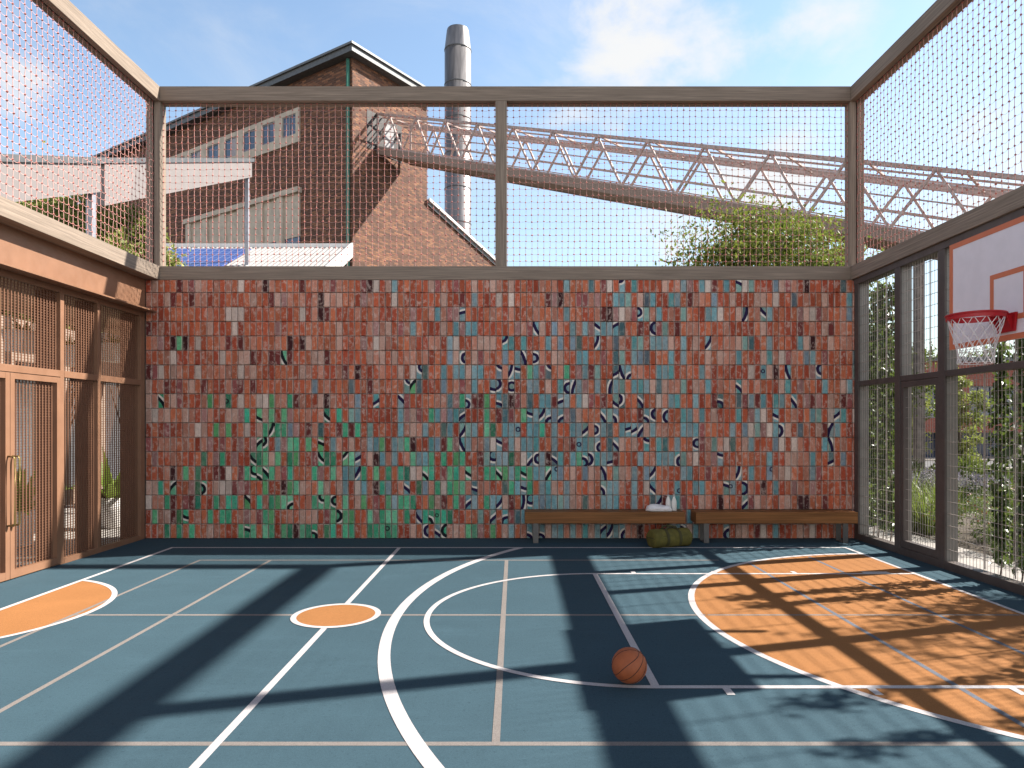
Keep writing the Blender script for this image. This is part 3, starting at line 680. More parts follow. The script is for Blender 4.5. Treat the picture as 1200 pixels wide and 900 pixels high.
def screen(parent, y0, y1, z0, z1):
    mb = MB(); xs = XF - .05; n = max(int(round((y1 - y0) / .052)), 2); p = (y1 - y0) / n
    for k in range(n): y = y0 + p * (k + .5); mb.box((xs - .003, y - p * .14, z0), (xs + .004, y + p * .14, z1))
    nz = int((z1 - z0) / .031)
    for k in range(nz + 1): z = z0 + (z1 - z0) * k / nz; mb.box((xs - .012, y0, max(z - .0032, z0)), (xs - .006, y1, min(z + .0032, z1)))
    mb.build('perforated_screen', M['copper_screen'], parent)
for i in range(len(mul) - 1):
    ya, yb = mul[i + 1][1], mul[i][0]
    MB().box((XF - .08, ya, 2.27), (XF - .005, yb, 2.35)).build('transom', M['copper'], pv, bevel=.003)
    MB().box((XF - .08, ya, 3.29), (XF - .01, yb, 3.374)).build('transom', M['copper'], pv)
    screen(pv, ya, yb, 2.35, 3.29)
    if i == 2:
        ym = (ya + yb) / 2
        for a_, b_, hs in ((ya + .004, ym - .003, 1), (ym + .003, yb - .004, -1)):
            d_ = MB(); w_ = .065
            d_.box((XF - .07, a_, .015), (XF - .002, a_ + w_, 2.262)); d_.box((XF - .07, b_ - w_, .015), (XF - .002, b_, 2.262)); d_.box((XF - .069, a_ + w_, 2.197), (XF - .003, b_ - w_, 2.262)); d_.box((XF - .069, a_ + w_, .015), (XF - .003, b_ - w_, .10))
            dr = d_.build('door', M['copper'], pv); screen(dr, a_ + w_, b_ - w_, .10, 2.197)
            hy = (b_ - .032) if hs == 1 else (a_ + .032)
            h_ = MB(); h_.tube([(XF - .002, hy, .60), (XF + .06, hy, .60), (XF + .075, hy, .62), (XF + .075, hy, 1.33), (XF + .06, hy, 1.35), (XF - .002, hy, 1.35)], .011, 8)
            h_.build('handle', M['handle'], dr, smooth=True)
    else:
        MB().box((XF - .08, ya, .0), (XF - .005, yb, .07)).build('bottom_rail', M['copper'], pv, bevel=.003); screen(pv, ya, yb, .07, 2.27)
# interior shell with windows to the light at the far side
MB().box((-9.6, -3, -.12), (-5.56, 15, -.004)).build('interior_floor', M['stone'], pv)
iw = MB()
for y in (-3, 4, 5.6, 7.2, 8.8, 10.4, 12.0, 13.6): iw.box((-9.6, y, 0), (-9.45, y + (.9 if y > 3 else 7), 3.70))
iw.box((-9.6, -3, 2.9), (-9.448, 15, 3.695)); iw.box((-9.6, -3, 0), (-9.452, 15, .35)); iw.box((-9.44, 14.8, 0), (-9.0, 15, 3.69)); iw.box((-8.2, 14.8, 0), (-7.8, 15, 3.69)); iw.box((-6.9, 14.8, 0), (-5.6, 15, 3.69)); iw.box((-9.0, 14.81, 2.6), (-6.9, 15, 3.69)); iw.box((-9.0, 14.81, 0), (-6.9, 15, .3))
iw.build('interior_wall', M['plaster'], pv)

# ------------------------------------------------------------------ foliage helpers
def leaf_cloud(pos, size, rg, droop=.3, aspect=.45, dirs=None):
    """pos Nx3 -> folded diamond leaves; returns verts, faces, tint"""
    N = len(pos); a = rg.normal(size=(N, 3)); a[:, 2] -= droop
    if dirs is not None: a = a * .5 + dirs
    a /= np.linalg.norm(a, axis=1)[:, None]; b = np.cross(a, rg.normal(size=(N, 3))); b /= np.linalg.norm(b, axis=1)[:, None] + 1e-9
    nn = np.cross(a, b); s_ = size * rg.uniform(.6, 1.3, N)[:, None]
    v0 = pos; v1 = pos + a * s_ * .5 + b * s_ * aspect * .5 + nn * s_ * .08; v2 = pos + a * s_; v3 = pos + a * s_ * .5 - b * s_ * aspect * .5 + nn * s_ * .08
    V = np.stack([v0, v1, v2, v3], 1).reshape(-1, 3); F = [(4 * i, 4 * i + 1, 4 * i + 2, 4 * i + 3) for i in range(N)]
    return V, F
def tree(label, base, h, crown_r, crown_h, nclump, per, leaf, mat, seed, trunk_r=.09, group=None, name='leafy_tree', sub=1.0, crown_off=(0, 0)):
    rg = np.random.default_rng(seed); base = Vector(base); t = thing(name, label, 'tree', base, group)
    cz = h - crown_h / 2; mb = MB(); cx, cy = crown_off
    top = base + Vector((cx * .6, cy * .6, h * .86)); npt = 7
    tp = [base + (top - base) * (i / npt) + Vector((math.sin(i * 1.3 + seed) * .04 * h / 6, math.cos(i * 1.7 + seed) * .04 * h / 6, -.1 if i == 0 else 0)) for i in range(npt + 1)]
    mb.tube(tp, [trunk_r * (1 - .8 * i / npt) for i in range(npt + 1)], 9)
    P_ = []; T_ = []
    for k in range(nclump):
        u_ = rg.normal(size=3); u_ /= np.linalg.norm(u_); rad = rg.uniform(.35, 1) ** .5 * (1 + .22 * math.sin(3 * math.atan2(u_[1], u_[0]) + seed))
        c = Vector((cx + u_[0] * crown_r * rad, cy + u_[1] * crown_r * rad, cz + u_[2] * crown_h / 2 * rad)) + base
        s0 = tp[min(int(rg.uniform(.35, .95) * npt), npt)]; mid = (s0 + c) / 2 + Vector((0, 0, -.08 * crown_h))
        mb.tube([s0, mid, c], [trunk_r * .3, trunk_r * .16, .006], 5)
        cr = rg.uniform(.16, .34) * crown_r
        p = rg.normal(size=(per, 3)) * cr * .55 * np.array([1.15, 1.15, .7]); P_.append(p + np.array(c)); T_.append(np.clip(rg.normal(.5, .3, per) + rg.uniform(-.25, .25), 0, 1))
    mb.build('trunk', M['bark'], t, smooth=True)
    V, F = leaf_cloud(np.concatenate(P_), leaf, rg); mesh_obj('crown', V, F, mat, t, tint=np.concatenate(T_)); return t
def blades(rg, n, L, spread, w_, curve=.6):
    V = []; F = []; T = []
    for i in range(n):
        q = rg.uniform(0, 2 * math.pi); ln = L * rg.uniform(.6, 1.1); tilt = rg.uniform(.05, spread); r0 = rg.uniform(0, .08)
        d = np.array([math.cos(q), math.sin(q), 0]); s_ = np.array([-math.sin(q), math.cos(q), 0]); o = len(V)
        for k in range(5):
            u_ = k / 4; hz = ln * (math.sin(tilt) * u_ + curve * .5 * u_ ** 2.4 * tilt); z = ln * (u_ * math.cos(tilt) - curve * .42 * tilt * u_ ** 2.6)
            p = d * (r0 + hz) + np.array([0, 0, max(z, .0)]); ww = w_ * (1 - u_ ** 2) * .5 + .0005
            V += [p - s_ * ww, p + s_ * ww]
        for k in range(4): F.append((o + 2 * k, o + 2 * k + 1, o + 2 * k + 3, o + 2 * k + 2))
        T += [rg.uniform(0, 1)] * 4
    return V, F, T

# interior plants
def potted(label, x, y, h, seed):
    t = thing('potted_plant', label, 'potted plant', (x, y, 0)); rg = np.random.default_rng(seed)
    MB().lathe((x, y, .001), [(.13, 0), (.15, .02), (.20, .30), (.215, .50), (.20, .505), (.19, .44)], 28).build('pot', M['pot'], t, smooth=True)
    V, F, T = blades(rg, 24, h, 1.15, .15, .9); V = np.array(V) + np.array([x, y, .44]); mesh_obj('leaves', V, F, M['leaf_plant'], t, tint=T)
potted('broad leaved plant in a white pot behind the end screen', -6.6, 11.2, .95, 3)
potted('smaller potted plant beside the first screened door', -6.9, 9.5, .8, 5)
def hanging(label, x, y, z, seed, wd=.34):
    t = thing('hanging_planter', label, 'planter', (x, y, z)); rg = np.random.default_rng(seed)
    mb = MB(); mb.prism([(x - .12, y - wd / 2, z), (x + .12, y - wd / 2, z), (x + .16, y - wd / 2 - .03, z + .30), (x - .16, y - wd / 2 - .03, z + .30)], (0, wd + .06, 0)); mb.build('planter_box', M['white'], t, recalc=True)
    r_ = MB(); r_.tube([(x, y - wd * .4, z + .3), (x, y - wd * .4, 3.35)], .006, 5); r_.tube([(x, y + wd * .4, z + .3), (x, y + wd * .4, 3.35)], .006, 5); r_.build('hanging_rod', M['bronze'], t)
    V, F, T = blades(rg, 30, .45, 1.2, .05, 1.2); V = np.array(V) * np.array([.8, 1, .6]) + np.array([x, y, z + .29]); mesh_obj('leaves', V, F, M['leaf_plant'], t, tint=T)
G_ = 'hanging planters inside the pavilion'
hanging('white hanging planter with a low green plant, above the doors', -7.0, 9.75, 2.72, 1, .42); hanging('white hanging planter seen in the narrow upper screen', -7.0, 10.75, 2.62, 2, .36); hanging('hanging planter with long fern fronds at the end screen', -6.75, 11.5, 2.75, 3, .36)
for ch in S.objects:
    if ch.name.startswith('hanging_planter'): ch['group'] = G_

# ------------------------------------------------------------------ factory behind
fc = thing('brick_factory', 'tall dark brick factory with grey eaves and a sunlit end wall', 'factory', (-9.5, 40, -.83))
FC = Vector((-9.5, 40, 0)); FL = Vector((-.832, .555, 0)); FR = Vector((.555, .832, 0)); nL = Vector((-.555, -.832, 0)); nR = Vector((.832, -.555, 0))
def fl(t, z, d=0): return FC + FL * t + Vector((0, 0, z)) + nL * d
def frp(t, z, d=0): return FC + FR * t + Vector((0, 0, z)) + nR * d
TL, TR, HW = 33, 6.6, 23.2
mb = MB(); mb.prism([FC + Vector((0, 0, -.9)), fl(TL, -.9), fl(TL, -.9) + FR * TR, frp(TR, -.9)], (0, 0, HW + .9)); mb.build('wall', M['brick_factory'], fc, recalc=True)
mb = MB(); mb.prism([frp(TR + .002, -.9), frp(17.5, -.9), frp(17.5, 12.75), frp(TR + .002, 16.3)], FL * 9); mb.build('lean_to_wall', M['brick_factory'], fc, recalc=True)
mb = MB(); mb.prism([frp(TR - .0, 16.3, .12), frp(18, 12.58, .12), frp(18, 12.95, .12), frp(TR, 16.67, .12)], FL * 9.3); mb.build('lean_to_roof', M['roof_grey'], fc, recalc=True)
mb = MB(); mb.prism([frp(TR, 16.55, .14), frp(18, 12.83, .14), frp(18, 13.02, .14), frp(TR, 16.74, .14)], FL * -.06 + nR * .05); mb.build('verge_trim', M['white'], fc, recalc=True)
o_ = .55
def roofpoly(z, ov): return [fl(-ov, z, ov) , fl(TL + ov, z, ov), fl(TL + ov, z) + FR * (TR + ov), frp(TR + ov, z, ov)]
mb = MB(); mb.prism([FC + nL * .55 + nR * .55 + Vector((0, 0, HW)), fl(TL + .5, HW, .55), fl(TL + .5, HW) + FR * (TR + .5), frp(TR + .5, HW, .55)], (0, 0, .35)); mb.build('eaves', M['roof_grey'], fc, recalc=True)
mb = MB(); mb.prism([FC + nL * .66 + nR * .66 + Vector((0, 0, HW + .35)), fl(TL + .6, HW + .35, .66), fl(TL + .6, HW + .35) + FR * (TR + .4), frp(TR + .4, HW + .35, .66)], (0, 0, .13)); mb.build('gutter', plain('gutter_grey', (.13, .135, .14), .5, .3), fc, recalc=True)
mb = MB(); mb.tube([fl(.25, 0, .12), fl(.25, HW - .1, .12)], .11, 10); mb.build('downpipe', M['green_pipe'], fc, smooth=True)
# upper window band
c_ = MB(); t0, t1, z0, z1 = 4.63, 26.0, 19.3, 21.45; wz0, wz1 = 19.85, 21.15
c_.obox(fl(t0, wz1), FL * (t1 - t0), nL * .12, Vector((0, 0, z1 - wz1))); c_.obox(fl(t0, z0), FL * (t1 - t0), nL * .12, Vector((0, 0, wz0 - z0)))
tt = t0; ws = []
for k in range(10): ws.append((4.96 + k * 2.05, 6.25 + k * 2.05))
edges = [t0] + [x for w_ in ws for x in w_] + [t1]
for k in range(0, len(edges), 2): c_.obox(fl(edges[k], wz0), FL * (edges[k + 1] - edges[k]), nL * .115, Vector((0, 0, wz1 - wz0)))
c_.build('window_surround', M['concrete'], fc, recalc=True)
curtain = plain('window_blind', (.33, .31, .33), .8)
for k, (a_, b_) in enumerate(ws):
    f_ = MB(); w_ = .07
    for u0, u1, v0, v1 in ((a_, a_ + w_, wz0, wz1), (b_ - w_, b_, wz0, wz1), (a_ + w_, b_ - w_, wz0, wz0 + w_), (a_ + w_, b_ - w_, wz1 - w_, wz1), ((a_ + b_) / 2 - .03, (a_ + b_) / 2 + .03, wz0 + w_, wz1 - w_)): f_.obox(fl(u0, v0, .02), FL * (u1 - u0), nL * .05, Vector((0, 0, v1 - v0)))
    wdw = f_.build('window', M['frame_grey'], fc, recalc=True); g_ = MB(); g_.obox(fl(a_ + .05, wz0 + .05, .005), FL * (b_ - a_ - .1), nL * .03, Vector((0, 0, wz1 - wz0 - .1))); g_.build('pane', M['dark_glass'], wdw, recalc=True)
    if k in (3, 5, 6): g_ = MB(); g_.obox(fl(a_ + .08, wz0 + .08, .037), FL * (b_ - a_) * .4, nL * .006, Vector((0, 0, wz1 - wz0 - .16))); g_.build('blind', curtain, wdw, recalc=True)
# lower concrete panels
c_ = MB(); z1 = 16.4; c_.obox(fl(4.5, z1 - .3), FL * 12.6, nL * .35, Vector((0, 0, .32)))
for k in range(6):
    a_ = 4.63 + k * 2.05; c_.obox(fl(a_ + 1.43, 11), FL * .6, nL * .25, Vector((0, 0, z1 - 11.3))); c_.obox(fl(a_, 13.4 if k < 3 else 12), FL * 1.43, nL * .1, Vector((0, 0, z1 - .3 - (13.4 if k < 3 else 12))))
c_.build('concrete_panelling', M['concrete'], fc, recalc=True)
for k in range(3): g_ = MB(); g_.obox(fl(4.63 + k * 2.05, 12, .0), FL * 1.43, nL * .05, Vector((0, 0, 1.4))); g_.build('window', M['dark_glass'], fc, recalc=True)
# conveyor opening
g_ = MB(); g_.obox(frp(1.15, 18.3), FR * 3.0, nR * .02, Vector((0, 0, 2.3))); g_.build('conveyor_opening', M['black'], fc, recalc=True)
g_ = MB(); g_.obox(frp(2.6, 18.3, .025), FR * .8, nR * .03, Vector((0, 0, 2.0))); g_.build('door_panel', M['frame_grey'], fc, recalc=True)

# chimney
ch = thing('steel_chimney', 'tall grey steel chimney with a tapered top behind the factory', 'chimney', (-5.15, 62, -.83))
MB().lathe((-5.15, 62, -.83), [(1.2, 0), (1.2, 36.4)], 40).build('shaft', M['chimney'], ch, smooth=True)
MB().lathe((-5.15, 62, -.83), [(1.215, 36.41), (1.0, 38.2), (.97, 38.3), (.8, 38.32)], 64).build('tapered_top', M['chimney'], ch)
for z in np.arange(8, 36.6, 3.15):
    MB().lathe((-5.15, 62, z - .83), [(1.205, 0), (1.235, .02), (1.235, .10), (1.205, .12)], 40).build('seam_band', M['roof_grey'], ch, smooth=True)

# conveyor bridge
cv = thing('conveyor_bridge', 'long sloping lattice steel conveyor bridge running down from the factory', 'conveyor bridge', (-8.4, 41.7, 0))
A0 = Vector((-8.4, 41.7, 18.2)); D = Vector((1, -.98, -.525)); XL = 25.5; PER = Vector((.70, .714, 0)) * 2.5; UP = Vector((0, 0, 1)); HT = 2.45; GI = .42
def cp(x, s_, h): return A0 + D * x + PER * s_ + UP * h
def bar(a_, b_, w_, name='brace', mat=None): 
    mb = MB(); mb.tube([a_, b_], w_ * .7, 4); return mb.build(name, mat or M['truss'], cv)
for s_ in (0, 1):
    mb = MB(); mb.obox(cp(0, s_, 0) - PER * .03, D * XL, PER * .06, UP * GI); mb.build('deck_girder', M['truss_wood'], cv, recalc=True)
    bar(cp(0, s_, HT), cp(XL, s_, HT), .13, 'top_chord'); bar(cp(0, s_, GI + .03), cp(XL, s_, GI + .03), .09, 'bottom_chord')
    for h in (.95, 1.45): bar(cp(0, s_, h), cp(XL, s_, h), .045, 'rail')
    p = 1.85; k = 0
    while k * p < XL - p:
        x = k * p + (.0 if s_ == 0 else .75)
        bar(cp(x, s_, GI), cp(x + p * .5, s_, HT), .085, 'diagonal_brace'); bar(cp(x + p * .5, s_, HT), cp(x + p, s_, GI), .085, 'diagonal_brace')
        k += 1
for s_, h in ((.15, HT - .12), (.35, HT - .27), (.6, HT - .05), (.8, HT - .2)): bar(cp(0, s_, h), cp(XL, s_, h), .06, 'service_pipe')
for k in range(13): bar(cp(k * 1.95 + .4, 0, HT), cp(k * 1.95 + .4, 1, HT), .07, 'cross_tie')
mb = MB(); mb.obox(cp(0, .04, .05), D * XL, PER * .92, UP * .1); mb.build('deck', M['truss_wood'], cv, recalc=True)
bar(cp(.02, 0, 0), cp(.02, 0, HT), .12, 'end_post'); bar(cp(.02, 1, 0), cp(.02, 1, HT), .12, 'end_post')
q_ = cp(20.9, .1, 0); MB().box((q_.x - .115, q_.y - .115, -.85), (q_.x + .115, q_.y + .115, q_.z)).build('support_column', M['column'], cv)
for s_ in (.1, .9):
    q_ = cp(25.2, s_, 0); MB().box((q_.x - .115, q_.y - .115, -.85), (q_.x + .115, q_.y + .115, q_.z)).build('support_column', M['column'], cv)

# white roofed shed with solar panels
sh = thing('white_shed', 'low shed with a white corrugated roof carrying blue solar panels', 'shed', (-11, 25, -.83))
def shp(x, s_): return Vector((x, 26 - 7 * s_, 8.45 - 3.4 * s_))     # roof plane, s from ridge (0) to eave (1)
mb = MB(); xs_ = np.arange(-19, -6.2, .045); nrm = Vector((0, -3.4, 7)).normalized() 
vs = []; fs = []
for i, x in enumerate(xs_):
    off = nrm * (.014 * math.cos(i * math.pi / 2)); vs += [shp(x, 0) + off, shp(x, 1) + off]
for i in range(len(xs_) - 1): fs.append((2 * i, 2 * i + 1, 2 * i + 3, 2 * i + 2))
mb.add(vs, fs); mb.build('corrugated_roof', plain('white_roof_sheet', (.36, .35, .34), .5), sh, recalc=False)
MB().box((-19, 19.2, -.83), (-6.4, 25.9, 4.7)).build('shed_wall', M['white'], sh)
mb = MB(); mb.prism([shp(-6.25, 0) + Vector((0, .1, .18)), shp(-6.25, 1) + Vector((0, 0, .18)), shp(-6.25, 1) - Vector((0, 0, .35)), shp(-6.25, 0) - Vector((0, -.1, .35))], (.07, 0, 0)); mb.build('barge_board', M['white'], sh, recalc=True)
mb = MB(); mb.box((-19, 25.98, 8.40), (-6.2, 26.2, 8.58)); mb.build('ridge_cap', M['white'], sh)
mb = MB(); mb.box((-19, 25.88, 8.30), (-6.3, 25.975, 8.40)); mb.build('ridge_filler', M['roof_grey'], sh)
for x in (-18.2, -16.05, -13.9, -11.75):
    mb = MB(); mb.obox(shp(x, .12) + nrm * .08, Vector((2.05, 0, 0)), shp(0, .8) - shp(0, .12), nrm * .05); mb.build('solar_panel', M['solar'], sh, recalc=True)

# white canopy
ca_ = thing('white_canopy', 'white canopy with a deep tapered fascia on slim steel posts', 'canopy', (-8.6, 15, -.83))
def fas(X, ya, za0, za1, yb, zb0, zb1): mb = MB(); mb.prism([(X, ya, za0), (X, yb, zb0), (X, yb, zb1), (X, ya, za1)], (-.25, 0, 0)); return mb.build('fascia', M['canopy'], ca_, recalc=True)
fas(-8.0, 7.5, 3.85, 4.63, 13.2, 6.19, 6.75); fas(-9.0, 15.0, 6.50, 7.42, 23.4, 10.17, 10.72)
def cop(X, ya, za, yb, zb, w_): mb = MB(); mb.prism([(X + .05, ya, za), (X + .05, yb, zb), (X + .05, yb, zb + .12), (X + .05, ya, za + .12)], (-w_, 0, 0)); mb.build('roof_sheet', M['roof_grey'], ca_, recalc=True)
cop(-8.0, 7.5, 4.635, 13.25, 6.755, .4); cop(-9.0, 14.9, 7.40, 23.5, 10.73, .9)
GP = plain('galvanised_post', (.30, .30, .33), .45, .5)
for x, y, z in ((-8.13, 13.1, 6.15), (-9.13, 23.3, 10.12)):
    MB().box((x - .06, y - .06, -.83), (x + .06, y + .06, z)).build('post', GP, ca_)

# brick gable behind the tree, street house
gb = thing('brick_gable', 'red brick gable end half hidden behind the tree and corner post', 'building', (12, 26, -.83))
mb = MB(); mb.prism([(10.9, 26, -.83), (13.0, 26, -.83), (13.0, 26, 8.4), (12.4, 26, 8.4), (10.9, 26, 7.7)], (0, .8, 0)); mb.build('wall', M['brick_house'], gb, recalc=True)
mb = MB(); mb.prism([(10.8, 25.95, 7.66), (12.4, 25.95, 8.41), (13.1, 25.95, 8.41), (13.1, 25.95, 8.52), (12.38, 25.95, 8.52), (10.8, 25.95, 7.78)], (0, .9, 0)); mb.build('coping', M['brick_house'], gb, recalc=True)
hs = thing('brick_house', 'red brick building with wide dark windows across the street', 'house', (42, 50, -.83))
hz = -.83; X0, X1 = 22, 75
for z0, z1 in ((1.08, 2.15), (4.5, 6.3)): MB().box((X0, 50, z0), (X1, 54, z1)).build('brick_band', M['brick_house'], hs)
x = X0
while x < X1:
    MB().box((x, 50.01, 2.15), (x + 1.3, 54, 4.5)).build('brick_pier', M['brick_house'], hs); MB().box((x, 50.6, hz), (x + .8, 53.9, 1.08)).build('brick_pier', M['concrete'], hs)
    wf = MB(); a_, b_ = x + 1.3, x + 5.0
    for k in range(5): xx = a_ + (b_ - a_) * k / 4; wf.box((xx - .05, 50.25, 2.15), (xx + .05, 50.35, 4.5))
    for zz in (2.2, 3.1, 4.45): wf.box((a_, 50.24, zz - .04), (b_, 50.36, zz + .04))
    w_ = wf.build('window', M['frame_grey'], hs); MB().box((a_, 50.38, 2.15), (b_, 50.42, 4.5)).build('pane', M['dark_glass'], w_)
    MB().box((x + .8, 51.5, hz), (x + 5.0, 51.6, 1.08)).build('ground_floor_glazing', M['dark_glass'], hs)
    x += 5.0
MB().box((X0 - .3, 49.7, 6.3), (X1, 54.3, 6.6)).build('roof', M['roof_grey'], hs)

# ------------------------------------------------------------------ trees and planting
tree('broad leafy tree behind the mosaic wall, rising under the conveyor', (6.0, 16.2, -.3), 6.95, 1.95, 3.4, 135, 200, .12, M['leaf_mid'], 11, .11, crown_off=(-.05, 0))
tree('light green tree under the left canopy fascia, left of its post', (-11.6, 17.5, -.83), 8.55, 1.75, 3.6, 130, 170, .15, M['leaf_light'], 12, .1)
tree('light green tree right of the canopy post, before the factory', (-10.2, 18.0, -.83), 7.95, .95, 3.6, 90, 170, .15, M['leaf_light'], 13, .09)
tree('leafy tree at the far left edge under the canopy fascia', (-14.2, 18.5, -.83), 8.3, 1.9, 3.6, 110, 150, .16, M['leaf_light'], 14, .1)
tree('green tree behind the far fence bay', (10.3, 20.2, -.83), 6.0, 1.25, 4.4, 70, 120, .15, M['leaf_tree'], 15, .1)
tree('green tree behind the concrete conveyor column', (14.9, 28, -.83), 6.3, 1.7, 5, 80, 110, .2, M['leaf_tree'], 16, .12)
tree('leafy tree standing beyond the gate frame', (13.7, 24.6, -.83), 5.0, 1.0, 3.8, 50, 110, .17, M['leaf_light'], 17, .1)
tree('small pale green tree before the brick street house', (16.2, 24.8, -.83), 4.6, .75, 4.0, 46, 120, .15, M['leaf_light'], 18, .08)
tree('young tree in the garden casting shade on the court', (8.2, 6.6, -.05), 4.4, 1.25, 2.5, 34, 70, .13, M['leaf_tree'], 19, .05)
for i, (x, y, h) in enumerate(((8.8, 4.9, 4.6), (7.6, 3.4, 3.6), (9.6, 6.9, 5.2))):
    tree(['garden tree with a sparse crown beside the fence', 'low garden tree near the front of the fence', 'taller garden tree with a loose crown'][i], (x, y, -.05), h, 1.3, 2.4, 32, 70, .13, M['leaf_tree'], 21 + i, .05)
for i, (x, y, h) in enumerate(((40, 62, 9), (45, 61, 8.6), (50, 63, 9.4), (36, 66, 8.8))):
    tree('tall tree showing above the street house roof', (x, y, -.83), h, 3.2, 5, 70, 90, .4, M['leaf_tree'], 31 + i, .2, 'trees behind the street house')

# climbing vines on rods outside the fence
def vine(label, spots, n, leaf, seed, zmax=3.7, rad=.12):
    rg = np.random.default_rng(seed); x, y = spots[0]; t = thing('climbing_vine', label, 'vine', (x, y, -.05), 'vines climbing the fence')
    st = MB(); P_ = []; T_ = []
    for x, y in spots:
        st.tube([(x + .02 * math.sin(k * 1.7), y + .02 * math.cos(k * 1.3), -.05 + (zmax + .05) * k / 14) for k in range(15)], .009, 5)
        z = rg.uniform(.05, 1, n) * zmax; den = .65 + .35 * np.sin(z * 4.1 + x * 9 + y * 3)
        r_ = rad * den * rg.uniform(.2, 1.2, n); q = rg.uniform(0, 2 * math.pi, n)
        P_.append(np.stack([x + r_ * np.cos(q), y + r_ * np.sin(q), z], 1)); T_.append(rg.uniform(0, 1, n) ** 1.3)
    st.build('stem', M['bark'], t); V, F = leaf_cloud(np.concatenate(P_), leaf, rg, .6, .7); mesh_obj('leaves', V, F, M['leaf_vine'], t, tint=np.concatenate(T_))
vine('dense dark vine filling the fence bay beside the mosaic wall', [(5.42, 9.83), (5.40, 10.0), (5.44, 10.2), (5.5, 10.45)], 800, .085, 1, 3.75, .13)
vine('narrow dark vine on a rod, left of the two vines under the hoop', [(5.40, 7.58)], 900, .085, 2, 3.0, .12)
vine('narrow dark vine at the right edge, nearest the camera', [(5.40, 7.26)], 900, .085, 3, 2.9, .13)
vine('vine on the fence nearer the front of the court', [(5.42, 5.2), (5.42, 4.6), (5.45, 3.7)], 420, .09, 4, 3.4, .15)

# strappy clumps, lavender, grey flowering bushes, shrubs
def proto_clump(name, cat, build):
    t = thing(name, name.replace('_', ' '), cat, (0, 0, 0)); build(t); return t
rg = np.random.default_rng(5)
def b_grass(t): V, F, T = blades(rg, 110, .95, .75, .022, 1.0); mesh_obj('blades', V, F, M['leaf_grass'], t, tint=T)
def b_lav(t):
    V, F, T = blades(rg, 130, .55, .6, .010, .3); mesh_obj('stems', V, F, M['leaf_grey'], t, tint=T)
    p = []; 
    for i in range(90):
        q = rg.uniform(0, 6.28); r_ = rg.uniform(.05, .42); z = rg.uniform(.5, .72) - .25 * r_
        for k in range(5): p.append((r_ * math.cos(q), r_ * math.sin(q), z + k * .025))
    V, F = leaf_cloud(np.array(p), .045, rg, -.5, .6); mesh_obj('flowers', V, F, M['lavender'], t, tint=rg.uniform(0, 1, len(F)))['kind'] = 'stuff'
def b_grey(t):
    N = 900; z = rg.uniform(0, 1, N); q = rg.uniform(0, 6.28, N); r_ = (.12 + .3 * np.sqrt(z)) * np.sqrt(rg.uniform(0, 1, N)); z = z * .8
    V, F = leaf_cloud(np.stack([r_ * np.cos(q), r_ * np.sin(q), z], 1), .07, rg, -.6, .35); mesh_obj('leaves', V, F, M['leaf_grey'], t, tint=rg.uniform(0, 1, N))
    N = 60; q = rg.uniform(0, 6.28, N); r_ = rg.uniform(.1, .45, N); z = rg.uniform(.4, .9, N)
    V, F = leaf_cloud(np.stack([r_ * np.cos(q), r_ * np.sin(q), z], 1), .04, rg, 0, .9); mesh_obj('flowers', V, F, M['flower_red'], t, tint=rg.uniform(0, 1, N))['kind'] = 'stuff'
    N = 70; q = rg.uniform(0, 6.28, N); r_ = rg.uniform(.1, .45, N); z = rg.uniform(.5, .95, N)
    V, F = leaf_cloud(np.stack([r_ * np.cos(q), r_ * np.sin(q), z], 1), .035, rg, 0, .9); mesh_obj('flowers', V, F, M['flower_white'], t, tint=rg.uniform(0, 1, N))['kind'] = 'stuff'
def b_shrub(t):
    N = 2200; u_ = rg.normal(size=(N, 3)); u_ /= np.linalg.norm(u_, axis=1)[:, None]; k_ = rg.uniform(.5, 1, N)[:, None] ** .5 * (1 + .18 * np.sin(u_[:, :1] * 7 + u_[:, 1:2] * 5)); p = u_ * k_ * np.array([.55, .55, .5]); p[:, 2] += .5
    V, F = leaf_cloud(p, .11, rg, -.4, .3); mesh_obj('leaves', V, F, M['leaf_tree'], t, tint=rg.uniform(0, .8, N))
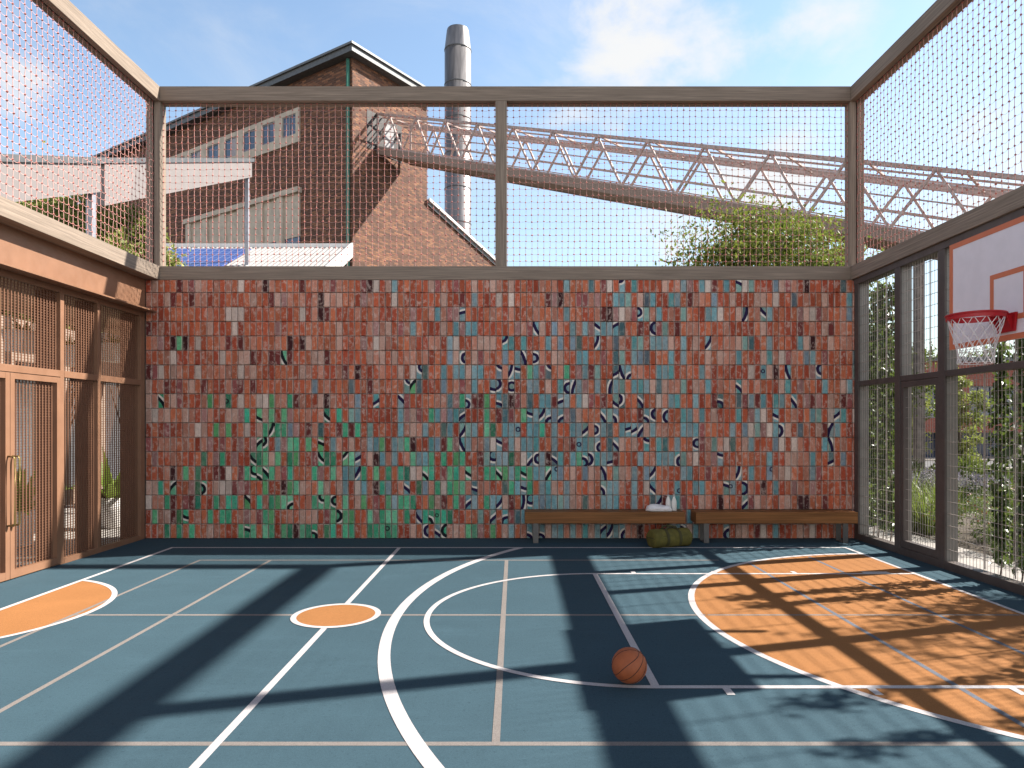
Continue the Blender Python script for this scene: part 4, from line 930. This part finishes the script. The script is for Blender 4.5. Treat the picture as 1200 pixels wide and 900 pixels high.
def scatter(build, name, cat, label, group, spots):
    pr = proto_clump(name, cat, build); rr_ = random.Random(3)
    for i, (x, y, s_) in enumerate(spots):
        z = gz(x, y) - .02; rz = rr_.uniform(0, 6.28)
        if i == 0: pr.location = (x, y, z); pr.rotation_euler = (0, 0, rz); pr.scale = (s_,) * 3; pr['label'] = label; pr['group'] = group
        else: dup(pr, (x, y, z), rz, s_)
grs = [(6.6, 11.8, 1.1), (6.55, 10.8, 1.), (6.45, 12.2, 1.1), (7.0, 11.2, 1.1), (7.1, 12.4, 1.1), (7.5, 11.9, 1), (7.6, 13.2, 1.2), (6.7, 13, 1.2), (8.0, 11.0, 1.), (7.3, 14.0, 1.1), (6.4, 11.0, .9)]
lav = [(8.6, 13.9, 1.1), (9.2, 14.6, 1.2), (10.3, 15, 1.2), (9.6, 15.6, 1.3), (10.9, 15.8, 1.3), (9.6, 13.1, 1.1), (10.2, 13.6, 1.1), (11.0, 14.4, 1.2), (8.2, 14.6, 1.2), (11.5, 15.2, 1.2), (10.8, 13.0, 1.2)]
gry = [(6.55, 9.1, .8), (6.7, 8.3, .8), (7.2, 8.8, .9), (7.3, 9.6, .95), (7.8, 10.4, .95), (7.9, 9.2, .9), (8.4, 10.0, 1.), (8.6, 11.2, 1.), (8.9, 10.6, 1.), (9.3, 11.6, 1.05), (6.9, 7.4, .8), (7.6, 8.1, .9), (8.3, 9.0, .95), (9.5, 10.8, 1.), (9.9, 12.1, 1.1), (8.2, 8.3, .9), (9.1, 9.7, .95), (6.5, 10.3, .7), (7.0, 10.1, .8)]
shr = [(11.6, 18.4, 1.3), (12.6, 19.0, 1.4), (10.4, 18.6, 1.4), (13.2, 20.2, 1.5), (11.0, 17.2, 1.1), (12.4, 17.6, 1.1), (9.6, 17.8, 1.4), (14.2, 21.0, 1.3), (8.6, 16.4, 1.3)]
scatter(b_grass, 'strappy_grass', 'grass clump', 'strappy bright green grass clump in the garden beyond the fence', 'grass clumps in the garden', grs)
scatter(b_lav, 'lavender_bush', 'lavender', 'lavender bush with pale purple spikes beyond the grasses', 'lavender in the garden', lav)
scatter(b_grey, 'flowering_perennial', 'plant', 'grey green perennial with small red and white flowers by the path', 'perennials along the garden path', gry)
scatter(b_shrub, 'rounded_shrub', 'shrub', 'rounded dark green shrub between the lavender and the street', 'shrubs before the street', shr)
